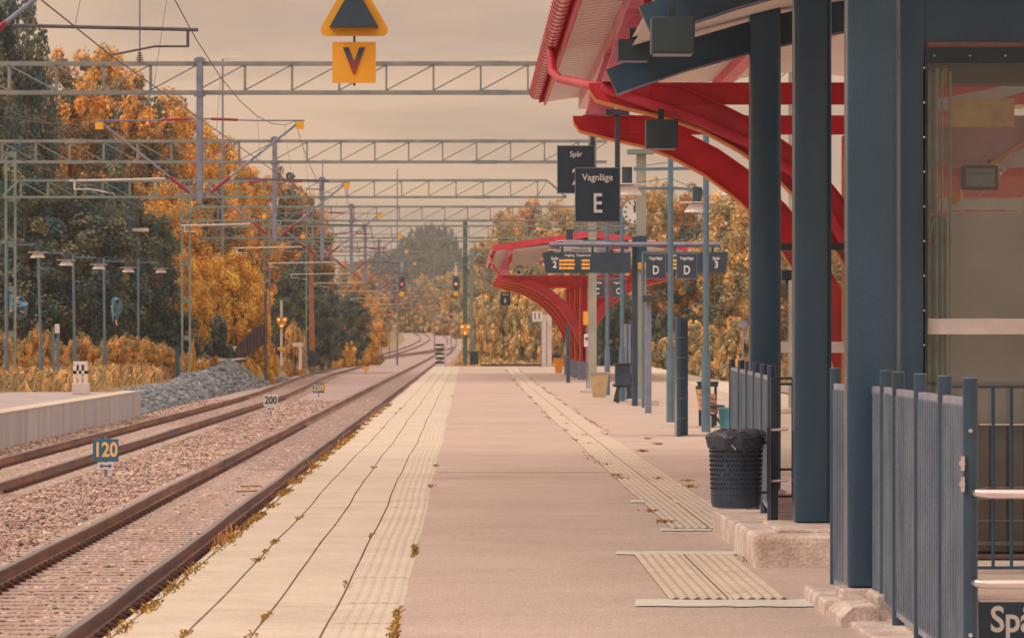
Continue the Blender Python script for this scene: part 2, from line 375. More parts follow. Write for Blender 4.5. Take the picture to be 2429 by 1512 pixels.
# ------------------------------------------------------------------ tracks
def rail_prof():
    return [(-0.065,-0.16),(0.065,-0.16),(0.065,-0.148),(0.012,-0.125),(0.010,-0.045),(0.035,-0.030),(0.035,-0.004),(-0.035,-0.004),(-0.035,-0.030),(-0.010,-0.045),(-0.012,-0.125),(-0.065,-0.148)]
def track(label, cf, y0, y1, near_clips, zt=-0.60):
    t = thing('railway_track', label, 'railway track', (float(cf(y0)), y0, zt-0.2), 'railway tracks beside the platforms')
    yy = list(np.arange(y0, 500, 4.0))+list(np.arange(500, y1, 8.0))
    for sgn in (-1, 1):
        path = [(float(cf(Y))+sgn*0.7525+0.008*math.sin(Y*0.35+sgn)+0.006*math.sin(Y*0.83), Y, zt+float(rise(Y))+0.006*math.sin(Y*0.21+sgn)) for Y in yy]
        rl = MB().sweep(rail_prof(), path).build('rail', M_rail, t)
        MB().sweep([(-0.032,-0.0035),(0.032,-0.0035),(0.030,0.002),(-0.030,0.002)], path).build('running_surface', M_railtop, rl)
    # sleepers
    proto = None; rest = MB()
    Ys = np.arange(y0, min(y1, 330), 0.6); vis = [Y for Y in Ys if Y > near_clips[0]]
    for i, Y in enumerate(Ys):
        cx = float(cf(Y))
        if near_clips[0] < Y < near_clips[0]+99*0.6:
            if proto is None:
                proto = MB().box(cx-1.25, cx+1.25, Y-0.12, Y+0.12, zt-0.36, zt-0.163, 0.02).build('sleeper', M_sleep, t); pl = (cx, Y)
            else:
                c = proto.copy(); COL.objects.link(c); c.parent = t; c.location = (cx-pl[0], Y-pl[1], 0)
        else: rest.box(cx-1.25, cx+1.25, Y-0.12, Y+0.12, zt-0.36, zt-0.163)
    o = rest.build('sleeper', M_sleep, t); o['kind'] = 'stuff'
    # spring clips that hold the rails
    def clip(b, X, Y, z):
        b.torus((X+0.005, Y, z), 0.048, 0.008, 0, PI, 8, 5)
        b.torus((X+0.005, Y+0.03, z-0.003), 0.036, 0.009, 0, PI, 6, 5)
        b.box(X-0.055, X+0.06, Y+0.05, Y+0.09, z-0.012, z+0.02)
    cp = None; rest = MB(); k = 0
    for Y in np.arange(near_clips[0], near_clips[1], 0.6):
        for sgn in (-1, 1):
            for side in (1, -1):
                X = float(cf(Y))+sgn*0.7525+side*0.105; z = zt-0.155
                if side == 1 and k < 99:
                    k += 1
                    if cp is None: b = MB(); clip(b, X, Y, z); cp = b.build('rail_clip', M_clip, t, True); p0 = (X, Y)
                    else: c = cp.copy(); COL.objects.link(c); c.parent = t; c.location = (X-p0[0], Y-p0[1], 0)
                elif side == 1: clip(rest, X, Y, z)
    o = rest.build('rail_clip', M_clip, t, True); o['kind'] = 'stuff'
    return t
track('rusty rails nearest the platform with dark spring clips, running into the distance', t1c, 4.0, 1250, (27.0, 130.0))
track('brown rails on the far left past the low speed boards and the left platform wall', t2c, 10.0, 1250, (74.0, 190.0))
track('rails at the far right beyond the platform with the shelters', t3c, 10.0, 620, (90.0, 110.0))
# short cross track at the points
def t4c(Y): return float(t2c(Y))+ (float(t1c(Y))-float(t2c(Y)))*float(sm(520, 700, Y))
yy = list(np.arange(500, 720, 8.0)); t = thing('track_crossover', 'crossover rails between the two left tracks far away', 'railway points', (float(t4c(500)), 500, -0.7))
for sgn in (-1, 1):
    MB().sweep(rail_prof(), [(t4c(Y)+sgn*0.7525, Y, -0.598+float(rise(Y))) for Y in yy]).build('rail', M_rail, t)
# ballast stones as real lumps, thick near the camera
ph = (1+5**0.5)/2
ico = np.array([(-1,ph,0),(1,ph,0),(-1,-ph,0),(1,-ph,0),(0,-1,ph),(0,1,ph),(0,-1,-ph),(0,1,-ph),(ph,0,-1),(ph,0,1),(-ph,0,-1),(-ph,0,1)])/math.sqrt(1+ph*ph)
icf = np.array([(0,11,5),(0,5,1),(0,1,7),(0,7,10),(0,10,11),(1,5,9),(5,11,4),(11,10,2),(10,7,6),(7,1,8),(3,9,4),(3,4,2),(3,2,6),(3,6,8),(3,8,9),(4,9,5),(2,4,11),(6,2,10),(8,6,7),(9,8,1)])
def stones(name, P, S, m, label_kind='stuff', flat=0.7):
    n = len(P); v = ico[None]*(1+NR.uniform(-0.3, 0.3, (n, 12, 1))); a = NR.uniform(0, 2*PI, n)
    c, s_ = np.cos(a)[:, None], np.sin(a)[:, None]
    sx = S*NR.uniform(0.7, 1.3, n); sy = S*NR.uniform(0.7, 1.3, n); sz = S*NR.uniform(0.6, 1.0, n)*flat
    x = v[..., 0]*sx[:, None]; y = v[..., 1]*sy[:, None]; z = v[..., 2]*sz[:, None]
    vv = np.stack([x*c-y*s_+P[:, 0:1], x*s_+y*c+P[:, 1:2], z+P[:, 2:3]], -1).reshape(-1, 3)
    ff = (icf[None]+np.arange(n)[:, None, None]*12).reshape(-1, 3)
    t_ = np.repeat(np.where(NR.rand(n) < 0.2, NR.uniform(0.0, 0.15, n), NR.uniform(0.35, 0.95, n)), 12)
    o = npmesh(name, vv, ff, m, attr=t_); tag(o, kind=label_kind); return o
def near_pts(x0, x1, y0, y1, n, z, power=1.0):
    u = NR.rand(n)**power; Y = y0+(y1-y0)*u; X = NR.uniform(x0, x1, n)
    return np.stack([X, Y, np.full(n, z)], 1)
P = np.concatenate([near_pts(-9.4, -2.1, 29, 60, 62000, -0.787), near_pts(-11.0, -2.1, 60, 110, 44000, -0.785), near_pts(-11, -2.1, 110, 190, 26000, -0.785)])
for c in (t1c, t2c):                          # keep stones off the rails
    rel = np.abs(np.abs(P[:, 0]-c(P[:, 1]))-0.7525); P = P[rel > 0.16]
inn = (np.abs(P[:, 0]-t1c(P[:, 1])) < 1.25)|(np.abs(P[:, 0]-t2c(P[:, 1])) < 1.25)
on_sleeper = inn & ((np.abs(((P[:, 1]-4.0+0.3) % 0.6)-0.3) < 0.12))
P = P[~(on_sleeper & (NR.rand(len(P)) < 0.2))]
S = (0.012+0.028*NR.rand(len(P))**1.6)*(1+0.25*sm(60, 190, P[:, 1])); P[:, 2] += NR.uniform(-0.008, 0.014, len(P))
stones('ballast_stones', P, S, M_stone)
# the heap of grey rock beyond the left platform
n = 15000; Y = NR.uniform(146, 292, n); u = NR.uniform(-1, 1, n)
wid = 1.25+0.5*sm(180, 260, Y); hgt = 0.55+0.75*sm(170, 268, Y)+0.10*np.sin(Y*0.19)+0.07*np.sin(Y*0.5); hgt *= sm(146, 152, Y)*(1-sm(268, 293, Y))
cxh = -11.9-0.7*sm(150, 290, Y)
Z = -0.85+hgt*np.clip(1-np.abs(u)**1.6, 0, 1)+NR.uniform(-0.06, 0.06, n)
stones('rock_heap', np.stack([cxh+u*wid, Y, Z], 1), NR.uniform(0.04, 0.2, n)**1.0, M_rock, flat=0.8)
hp = MB()
for i, Y in enumerate(np.arange(146, 290, 6.0)):
    pass
# ------------------------------------------------------------------ island platform
PW = 0.012
def wig(Y): return 0.012*math.sin(Y*0.17+0.6)+0.007*math.sin(Y*0.43+1.0)+0.0025*math.sin(Y*1.1)
YE = 291.0
def xr(Y): return 9.3+0.011*max(0, Y-100)
yy = [-14+2.0*i for i in range(int((YE+14)/2)+1)]; yy[-1] = YE
def ribbon(b, xa, xb, z, y0, y1, fw=1.0, step=1.0):
    Ys = list(np.arange(y0, y1, step))+[y1]
    for i in range(len(Ys)-1):
        a, c = Ys[i], Ys[i+1]
        fa = xa if callable(xa) else (lambda q, k=xa: k+fw*wig(q)); fb = xb if callable(xb) else (lambda q, k=xb: k+fw*wig(q))
        b.add([(fa(a), a, z), (fb(a), a, z), (fb(c), c, z), (fa(c), c, z)], [(0, 1, 2, 3)])
b = MB()
ribbon(b, -0.40, lambda q: xr(q)-1.6, 0.0, -14, YE)
o = b.build('platform', M_asph); tag(o, kind='structure')
b = MB(); ribbon(b, lambda q: xr(q)-1.6, lambda q: xr(q), 0.0, -14, YE); tag(b.build('platform_paving', M_slab), kind='structure')
b = MB()
for i in range(len(yy)-1):
    a, c = yy[i], yy[i+1]
    for X0, X1 in ((-2.02, -2.02), (None, None)):
        if X0 is not None: b.add([(-1.995+wig(a), a, -0.02), (-1.995+wig(a), a, -1.0), (-1.995+wig(c), c, -1.0), (-1.995+wig(c), c, -0.02)], [(0, 1, 2, 3)])
        else: b.add([(xr(a)-0.05, a, -0.01), (xr(c)-0.05, c, -0.01), (xr(c)-0.05, c, -1.0), (xr(a)-0.05, a, -1.0)], [(0, 1, 2, 3)])
b.add([(-2.0, YE, -0.01), (xr(YE), YE, -0.01), (xr(YE), YE, -1.0), (-2.0, YE, -1.0)], [(0, 3, 2, 1)])
tag(b.build('platform_wall', M_concb), kind='structure')
b = MB(); ribbon(b, -2.005, -0.38, -0.02, -14, YE); tag(b.build('paving_bed', M_joint), kind='structure')
# rows of concrete slabs with open joints
rows = [(-2.012, -1.972), (-1.955, -1.578), (-1.562, -1.198), (-1.182, -0.808), (-0.794, -0.392)]
b = MB()
for r, (xa, xb) in enumerate(rows):
    Y = -14.0+0.35*r; L = 2.1 if r < 4 else 1.05
    if r == 0: L = 4.2
    while Y < YE-0.01:
        y1 = min(Y+L-0.003, YE); dz = R.uniform(-0.0015, 0.0015); n = 2
        Ys = [Y+(y1-Y)*k/n for k in range(n+1)]
        for k in range(n):
            a, c = Ys[k], Ys[k+1]; ja, jc = wig(a), wig(c)
            b.add([(xa+ja, a, dz), (xb+ja, a, dz), (xb+jc, c, dz), (xa+jc, c, dz), (xa+ja, a, dz-0.03), (xb+ja, a, dz-0.03), (xb+jc, c, dz-0.03), (xa+jc, c, dz-0.03)],
                  [(0, 1, 2, 3), (0, 4, 5, 1), (1, 5, 6, 2), (3, 2, 6, 7), (0, 3, 7, 4)])
        if r == 4:
            for q in range(5):
                xq = xa+0.05+q*0.068
                for k in range(n):
                    a, c = Ys[k], Ys[k+1]; ja, jc = wig(a), wig(c)
                    b.add([(xq+ja, a, dz), (xq+0.014+ja, a, dz+0.004), (xq+0.036+ja, a, dz+0.004), (xq+0.05+ja, a, dz),
                           (xq+jc, c, dz), (xq+0.014+jc, c, dz+0.004), (xq+0.036+jc, c, dz+0.004), (xq+0.05+jc, c, dz)],
                          [(0, 1, 5, 4), (1, 2, 6, 5), (2, 3, 7, 6)])
        Y += L
tag(b.build('paving_slabs', M_slab), kind='structure')
# tactile paving with ribs
def tactile(name, xl, xrr, y0, y1, pitch, amp, m, tile=0.7):
    b = MB(); Ys = list(np.arange(y0, y1, tile/2))+[y1]; nr = None
    for i in range(len(Ys)-1):
        a, c = Ys[i], Ys[i+1]
        if i % 2 == 1: c -= 0.008
        wa = xrr(a)-xl(a); n = int(round(wa/pitch))*4
        pa = []; pc = []
        for k in range(n+1):
            f = k/n; z = 0.006+amp*max(0, math.sin(2*PI*k/4.0-PI/2)*0.5+0.5)
            if abs(f-0.5) < 0.6/n: z = -0.003
            pa.append((xl(a)+f*wa, a, z)); pc.append((xl(c)+f*(xrr(c)-xl(c)), c, z))
        b.add(pa+pc, [(k, k+1, n+2+k, n+1+k) for k in range(n)])
    tag(b.build(name, m), kind='structure')
tactile('tactile_paving', lambda q: 1.30+0.5*wig(q)-0.0, lambda q: 2.06+0.5*wig(q), 29.75, 36.0, 0.07, 0.012, M_tact)
fl = lambda q: 1.80+0.6*wig(q)+0.0013*max(0, q-90)+0.0022*max(0, q-160)
tactile('tactile_paving_far', fl, lambda q: fl(q)+0.68, 41.0, 285, 0.07, 0.008, M_tact)
b = MB(); ribbon(b, 1.297, 2.063, 0.004, 29.7, 36.1, 0.5); ribbon(b, lambda q: fl(q)-0.004, lambda q: fl(q)+0.684, 0.004, 40.9, 285); tag(b.build('tactile_bed', M_joint), kind='structure')
b = MB()
for (xa, xb, ya, yb) in ((1.05, 2.16, 29.0, 29.78), (1.15, 2.24, 36.0, 36.55), (1.67, 2.50, 47.5, 48.25), (1.68, 2.14, 40.5, 40.95)):
    n = 14; P0 = [(xa+(xb-xa)*k/n, ya+R.uniform(-0.05, 0.05), 0.007) for k in range(n+1)]; P1 = [(xa+(xb-xa)*k/n+(0 if k else 0.03), yb+R.uniform(-0.05, 0.05), 0.007) for k in range(n+1)]
    b.add(P0+P1, [(k, k+1, n+2+k, n+1+k) for k in range(n)])
tag(b.build('guide_line_paint', M_white), kind='structure')
b = MB()
for (ya, xb, xe, wd) in ((58.3, -0.38, 1.76, 0.10), (58.5, -0.38, 1.76, 0.05), (40.0, -0.38, 1.6, 0.02), (92.0, -0.38, 1.8, 0.1)):
    b.add([(xb, ya, 0.004), (xe, ya, 0.004), (xe, ya+wd, 0.004), (xb, ya+wd, 0.004)], [(0, 1, 2, 3)])
tag(b.build('asphalt_seam', mat('seam_tar', H(160,132,120), H(148,122,112), 3.0, 0.9)), kind='structure')
# moss and small weeds growing in the joints
def blades(name, P, hmin, hmax, wd, m, lean=0.5, kind='stuff', parent=None):
    n = len(P); a = NR.uniform(0, 2*PI, n); h = NR.uniform(hmin, hmax, n); l = NR.uniform(0.1, lean, n)*h; ww = wd*NR.uniform(0.6, 1.4, n)
    dx, dy = np.cos(a), np.sin(a); px, py = -dy*ww, dx*ww
    la = NR.uniform(0, 2*PI, n); ex, ey = np.cos(la)*l, np.sin(la)*l
    v = np.zeros((n, 4, 3))
    v[:, 0] = P+np.stack([px*0.4, py*0.4, 0*h], 1); v[:, 1] = P-np.stack([px*0.4, py*0.4, 0*h], 1)
    v[:, 2] = P+np.stack([ex-px, ey-py, h], 1); v[:, 3] = P+np.stack([ex+px, ey+py, h*0.95], 1)
    ff = np.arange(n*4).reshape(n, 4)
    o = npmesh(name, v.reshape(-1, 3), ff, m, parent, attr=np.repeat(NR.rand(n), 4)); tag(o, kind=kind); return o
pts = []
def tuft(x, y, n, sx, sy, z=0.0):
    for _ in range(n): pts.append((x+R.gauss(0, sx), y+R.gauss(0, sy), z+0.001))
def jx(k, Y): return [-1.963, -1.570, -1.190, -0.801, -0.392][k]+wig(Y)
Yv = 26.5
while Yv < 120:                                 # the outermost joint is thick with moss
    tuft(jx(0, Yv), Yv, R.randint(30, 170), 0.028, R.uniform(0.15, 0.7)); Yv += R.uniform(0.5, 2.0)*(1+Yv/60)
for k, dens in ((1, 0.9), (2, 0.4), (3, 0.3), (4, 0.5)):
    for _ in range(int(9*dens)): y = 26+R.random()**1.6*110; tuft(jx(k, y), y, R.randint(8, 34), 0.015, 0.12*(1+y/60))
for (px, py, n) in ((1240, 1378, 0),): pass
for X, Y, n in ((-0.40, 36.6, 90), (-0.40, 27.2, 60), (-0.39, 26.4, 60), (-0.40, 28.0, 40)): tuft(X+wig(Y), Y, n, 0.009, 0.45)
for (dx, dy, n) in ((1560,1053,260),(1535,1040,120),(1525,1070,240),(1475,1115,0),(1436,1102,60),(1464,1128,160),(1470,1135,130),(1560,1136,130),(1637,1155,120),(1578,1238,150),(1545,1213,90),(1400,1052,50),(1440,1030,0),(1380,1032,40),(1630,1140,70),(1784,1330,140),(1782,1318,80),(1330,985,70),(1345,1005,50)):
    s_ = (dy-805)/1.66; Y = 11070/s_; X = (dx-1105)/s_; tuft(X, Y, n//3, 0.04, 0.18)
for _ in range(60):
    y = 60+R.random()*200; tuft(fl(y)+R.choice([0, 0.68, 0.75, -0.03])+R.gauss(0, 0.03), y, R.randint(8, 36), 0.03, 0.9)
blades('moss', np.array(pts), 0.006, 0.028, 0.010, M_moss, 1.4)
# taller weeds along the rail side
pts = []
for (x, y) in ((870,1005),(845,1020),(780,1070),(740,1105),(720,1130),(770,1080),(860,1000),(935,925),(650,1180),(460,1330),(470,1322)):
    s_ = (y-805)/1.9; Y = 11070/s_
    for _ in range(170): pts.append((-2.06+R.gauss(0, 0.045), Y+R.gauss(0, 0.7), -0.16+R.uniform(-0.1, 0.08)))
blades('edge_weeds', np.array(pts), 0.04, 0.11, 0.009, L_bri, 0.7)
# two rusty rods lying between the rails
t = MB(); t.cyl((-3.6, 73.2, -0.72), (-3.3, 73.6, -0.72), 0.012); t.cyl((-3.66, 75.8, -0.72), (-3.34, 76.0, -0.72), 0.012)
tag(t.build('rusty_rod', M_brown), 'pair of thin rusty rods lying on the stones between the nearest rails', 'scrap rod')
# ------------------------------------------------------------------ left platform
b = MB(); b.box(-19.5, -10.85, -14, 149, -0.95, -0.008); tag(b.build('left_platform', M_asph2), kind='structure')
b = MB(); b.box(-10.85, -10.40, -14, 149.1, -0.95, 0.0); 
for k in range(60):
    pass
tag(b.build('left_platform_wall', M_concb), kind='structure')
b = MB()
for k in range(24): b.box(-10.398, -10.394, 40+k*4.6, 40.03+k*4.6, -0.9, -0.10)
b.box(-10.95, -10.385, -14, 149.15, 0.0, 0.03); tag(b.build('left_platform_coping', M_slab), kind='structure')
# ------------------------------------------------------------------ near canopy and middle canopy (red)
XC = 4.9
LO = [(1.28,4.25),(1.35,4.15),(1.7,4.06),(2.1,3.97),(2.45,3.84),(2.85,3.62),(3.25,3.32),(3.6,2.96),(3.88,2.52),(4.15,2.0),(4.35,1.4),(4.45,0.9)]
UP = [(1.27,4.32),(1.35,4.32),(1.72,4.32),(2.2,4.28),(2.6,4.10),(3.0,3.90),(3.4,3.62),(3.8,3.24),(4.15,2.80),(4.45,2.25),(4.65,1.6),(4.7,0.9)]
def mir(p): return [(2*XC-x, z) for x, z in p]
def canopy(Y0, Y1, frames, label, near):
    t = thing('platform_canopy', label, 'canopy', (XC, Y0, 0), 'red platform canopies')
    zr, ze = 5.82, 5.26
    rf = MB()
    for s_ in (1, -1):
        e = XC-3.80*s_
        P = [(XC, Y0, zr+0.02), (e, Y0, ze+0.02), (e, Y1, ze+0.02), (XC, Y1, zr+0.02)]
        rf.add(P, [(0, 1, 2, 3)] if s_ > 0 else [(3, 2, 1, 0)])
    rf.build('roof', M_red, t)
    sf = MB(); lines = MB()
    for s_ in (1, -1):
        e = XC-3.70*s_
        P = [(XC, Y0+0.02, zr-0.22), (e, Y0+0.02, ze-0.10), (e, Y1-0.02, ze-0.10), (XC, Y1-0.02, zr-0.22)]
        sf.add(P, [(3, 2, 1, 0)] if s_ > 0 else [(0, 1, 2, 3)])
    so_ = sf.build('soffit', M_wood, t)
    for k in range(int((Y1-Y0)/0.45)):
        y = Y0+0.3+k*0.45
        lines.box(XC-3.68, XC-0.1, y, y+0.02, 0, 0.004)
    lv = []
    for (x, y, z) in lines.v:
        f = (XC-x)/3.70; lv.append((x, y, zr-0.224-(0.56-0.12)*f+(0.0 if z == 0 else 0.0)-z))
    lines.v = lv; lines.build('board_gap', M_slab, so_)
    for yy_ in (Y0, Y1):                      # barge boards on the two gable ends
        fa = MB(); d0, d1 = (yy_-0.06, yy_) if yy_ == Y0 else (yy_, yy_+0.06)
        fa.prism([(XC-3.83, ze-0.12), (XC-3.83, ze+0.12), (XC, zr+0.12), (XC+3.83, ze+0.12), (XC+3.83, ze-0.12), (XC, zr-0.13)], d0, d1)
        fa.build('barge_board', M_red, t)
    for s_ in (1, -1):                        # half-round gutters with their straps
        gx = XC-3.87*s_; prof = [(0.10*math.cos(a), 0.10*math.sin(a)) for a in [PI+PI*k/8 for k in range(9)]]+[(0.085*math.cos(a), 0.085*math.sin(a)) for a in [2*PI-PI*k/8 for k in range(9)]]
        gt = MB().sweep(prof, [(gx, y, ze+0.02) for y in np.linspace(Y0, Y1, 12)]).build('gutter', M_pink, t, True)
        if near and s_ > 0:
            st = None
            for y in np.arange(46.5, Y1, 0.6):
                if st is None: st = MB().torus((gx, y, ze+0.02), 0.110, 0.008, PI, 2*PI, 8, 4).build('gutter_strap', M_redd, gt, True); y_0 = y
                else: c = st.copy(); COL.objects.link(c); c.parent = gt; c.location = (0, y-y_0, 0)
        MB().box(gx+(0.115 if s_ > 0 else -0.145), gx+(0.145 if s_ > 0 else -0.115), Y0, Y1, ze-0.16, ze+0.12).build('fascia_board', M_red, t)
        px_ = XC-3.15*s_
        pu = MB(); pu.box(px_-0.10, px_+0.10, Y0+0.1, Y1-0.1, ze-0.22, ze+0.10); pu.build('purlin', M_pink, t)
        pu = MB(); px_ = XC-1.2*s_; pu.box(px_-0.09, px_+0.09, Y0+0.1, Y1-0.1, ze+0.05, ze+0.3); pu.build('purlin', M_red, t)
        c0 = None
        for y in np.arange(Y0+1.2, Y1-2, 2.9 if near else 5.8):
            xx = XC-3.11*s_
            if c0 is None: c0 = MB().box(xx-0.04, xx+0.04, y, y+0.3, ze-0.50, ze-0.221).build('purlin_cleat', M_redd, t); y_0 = y
            else: c = c0.copy(); COL.objects.link(c); c.parent = t; c.location = (0, y-y_0, 0)
    for fy in frames:
        for s_ in (1, -1):
            k_ = 1.0 if near else 1.12; L_ = [(1.3+(x-1.3)*k_, z) for x, z in LO]; U_ = [(1.3+(x-1.3)*k_, z) for x, z in UP]
            lo, up = (L_, U_) if s_ > 0 else (mir(L_), mir(U_))
            a = MB().strip(lo, up, fy-0.05, fy+0.05)
            ar = a.build('arm', M_red if fy == frames[0] else M_redd, t, False)
            fl_ = MB().strip([(x, z-0.028) for x, z in lo], [(x, z-0.002) for x, z in lo], fy-0.13, fy+0.13); fl_.build('lower_edge', M_orange, ar)
            fu = MB().strip([(x, z+0.002) for x, z in up[2:]], [(x, z+0.028) for x, z in up[2:]], fy-0.12, fy+0.12); fu.build('upper_edge', M_redd, ar)
            ft = MB(); xa, xb = (up[0][0]+0.05, XC) if s_ > 0 else (XC, up[0][0]-0.05)
            ft.box(xa+0.6 if s_ > 0 else xa, xb if s_ > 0 else xb-0.6, fy-0.07, fy+0.07, 4.10, 4.325); ft.build('tie_beam', M_redd, t)
            # bracket from the arm's tip to the purlin
            tp = lo[0][0]+0.05*s_; pr = MB(); px_ = XC-3.15*s_
            pr.prism([(tp+0.08*s_, 4.325), (tp+0.42*s_, 4.325), (px_+0.10*s_, ze-0.222), (px_-0.10*s_, ze-0.222)], fy-0.25, fy+0.05); pr.build('bracket', M_pink, t)
            pass
        c = MB(); hw_ = 0.42 if near else 0.20
        for s_ in (1, -1):
            x0 = XC-hw_*s_; c.box(min(x0, x0+0.16*s_), max(x0, x0+0.16*s_), fy-0.12, fy+0.12, 0.0, 4.08)
        c.box(XC-hw_+0.16, XC+hw_-0.16, fy-0.03, fy+0.03, 0.0, 4.08)
        cc = c.build('column', M_redd, t)
        e = MB()
        for x0 in ((XC-0.44, XC-0.24, XC+0.22) if near else (XC-0.20, XC+0.14)): e.box(x0, x0+0.035, fy-0.15, fy-0.122, 0.75, 3.83)
        e.build('column_edge', M_orange, cc)
        MB().box(XC-hw_-0.06, XC+hw_+0.06, fy-0.2, fy+0.2, 0.0, 0.75).build('column_guard', M_grey, cc)
    return t
c1 = canopy(36.0, 68.6, [48.5, 55.6], 'near red canopy with curved arms and ribbed gutter, beside the dark square pillars', True)
pp = [(1.03, 56.5, 5.18), (1.04, 56.2, 4.88), (1.12, 55.6, 4.76), (1.45, 48.36, 4.26), (1.95, 48.36, 4.08), (2.41, 48.36, 3.92), (2.91, 48.36, 3.70), (3.4, 48.36, 3.38), (3.72, 48.36, 3.02), (3.95, 48.36, 2.6), (4.2, 48.36, 2.0), (4.3, 48.36, 1.2), (4.3, 48.36, 0.1)]
MB().tube(pp, 0.055, 10).build('downpipe', M_red, c1, True)
c2 = canopy(184.0, 230.0, [194.0, 203.0, 212.0, 221.0], 'small red canopy with curved arms halfway down the platform', False)
MB().tube([(1.03, 195, 5.18), (1.04, 194.5, 4.88), (1.12, 193.9, 4.76), (1.45, 193.85, 4.26), (1.95, 193.85, 4.08)], 0.05, 8).build('downpipe', M_red, c2, True)
o = thing('round_speaker', 'round pale speaker on the tip of the middle canopy arm', 'loudspeaker', D(1230, 645, 193.7))
l = o.location; MB().torus((l.x, l.y, l.z), 0.11, 0.04, 0, 2*PI, 14, 6).build('speaker_ring', M_pale, o, True); MB().cyl((l.x, l.y-0.02, l.z), (l.x, l.y+0.2, l.z), 0.1).build('speaker_body', M_black, o, True)
# ------------------------------------------------------------------ dark portal frames of the lift and stair house
def portal(Y, x0, wd, dp, zb, label, tip):
    t = thing('portal_frame', label, 'portal frame', (x0, Y, zb), 'dark portal frames of the stair house')
    MB().box(x0, x0+wd, Y, Y+dp, zb, 6.6, 0.04).build('pillar', M_teal, t, True)
    x, z = tip
    lo = [(x+0.11, z-0.24), (x+0.75, z-0.02), (x+1.4, z+0.16), (x+2.2, z+0.34), (x+3.2, z+0.5), (x+4.5, z+0.62)]
    up = [(x, z), (x+0.68, z+0.26), (x+1.4, z+0.47), (x+2.2, z+0.66), (x+3.2, z+0.82), (x+4.5, z+0.94)]
    bm = MB().strip(lo, up, Y+dp+0.01, Y+dp+0.16).build('roof_beam', M_teal, t)
    MB().strip([(a, b_+0.002) for a, b_ in lo], [(a, b_+0.014) for a, b_ in lo], Y+dp-0.01, Y+dp+0.008).build('beam_edge', M_grey, bm)
    MB().box(x0-0.05, x0+wd+0.05, Y-0.05, Y+dp+0.05, zb-0.08, zb, 0.02).build('base_plate', M_plinth, t)
    return t
portal(44.0, 2.68, 0.29, 0.30, 0.24, 'dark square pillar furthest away, behind the litter bin', (1.33, 4.22))
portal(35.6, 2.505, 0.285, 0.30, 0.26, 'middle dark square pillar on the concrete plinth', (1.33, 4.22))
portal(28.2, 2.305, 0.305, 0.30, 0.16, 'widest dark square pillar, nearest, behind the corrugated fence', (1.33, 4.22))
b = MB()
for i in range(1): b.add([(1.55, 27.0, 4.40), (2.2, 27.0, 4.60), (3.0, 27.0, 4.80), (5.8, 27.0, 5.15), (1.55, 46.5, 4.40), (2.2, 46.5, 4.60), (3.0, 46.5, 4.80), (5.8, 46.5, 5.15)], [(0, 1, 5, 4), (1, 2, 6, 5), (2, 3, 7, 6)])
b.add([(v[0], v[1], v[2]+0.08) for v in b.v], [(4, 5, 1, 0), (5, 6, 2, 1), (6, 7, 3, 2)])
tag(b.build('stair_roof', M_wood), 'pale boarded roof deck above the dark beams at the top', 'roof')
def boxlamp(x0, y0, x1, y1, Y, label):
    a = D(x0, y1, Y); b_ = D(x1, y0, Y); t = thing('box_lamp', label, 'lamp', ((a[0]+b_[0])/2, Y, b_[2]), 'dark box lamps under the roofs')
    MB().box(a[0], b_[0], Y, Y+0.35, a[2], b_[2], 0.012).build('housing', M_boxl, t)
    MB().box(a[0]+0.02, b_[0]-0.02, Y+0.03, Y+0.32, a[2]-0.012, a[2]-0.002).build('diffuser', M_grey2, t)
    MB().box((a[0]+b_[0])/2-0.03, (a[0]+b_[0])/2+0.03, Y+0.25, Y+0.30, b_[2], b_[2]+0.12).build('bracket', M_boxl, t)
M_boxl = mat('olive_box', V(48,58,58), V(40,50,51), 3.0, 0.5, speck=((60, 0.1),))
boxlamp(1545, 40, 1648, 125, 35.2, 'dark box lamp hanging under the upper dark roof beam')
boxlamp(1465, 93, 1541, 142, 43.6, 'dark box lamp at the tip of the lower dark roof beam')
boxlamp(1532, 283, 1608, 350, 47.9, 'dark box lamp hung below the red arm right of the wagon letter E')
# ------------------------------------------------------------------ concrete plinths
b = MB(); b.box(2.14, 3.0, 36.72, 40.5, -0.05, 0.19, 0.02); tag(b.build('concrete_kerb', M_plinth), 'long low concrete kerb running behind the litter bin', 'kerb')
b = MB(); b.box(2.10, 3.1, 34.0, 36.7, -0.05, 0.235, 0.05); tag(b.build('concrete_plinth', M_plinth), 'concrete plinth block with rounded corner under the middle pillar', 'plinth', 'concrete plinths under the pillars')
b = MB(); b.box(2.30, 2.95, 34.5, 36.2, 0.235, 0.262, 0.01); tag(b.build('plinth_cap', M_plinth), 'thin concrete cap on the plinth of the middle pillar', 'plinth cap')
b = MB(); b.box(2.16, 2.6, 28.0, 30.0, -0.05, 0.09, 0.03); b.box(2.42, 2.75, 27.55, 28.8, -0.05, 0.155, 0.02); tag(b.build('concrete_plinth', M_plinth), 'broken concrete plinth under the widest pillar by the fence', 'plinth', 'concrete plinths under the pillars')
b = MB(); b.prism([(2.17, -0.02), (2.17, 0.05), (2.24, 0.11), (2.38, 0.12), (2.40, -0.02)], 27.0, 28.2); tag(b.build('concrete_chunk', M_plinth), 'jagged chunk of broken concrete at the end of the painted bar', 'concrete chunk')
b = MB(); b.box(2.22, 3.2, 20.0, 27.2, -0.05, 0.035, 0.02); tag(b.build('fence_footing', M_plinth), 'pale concrete footing under the front corrugated fence', 'footing')
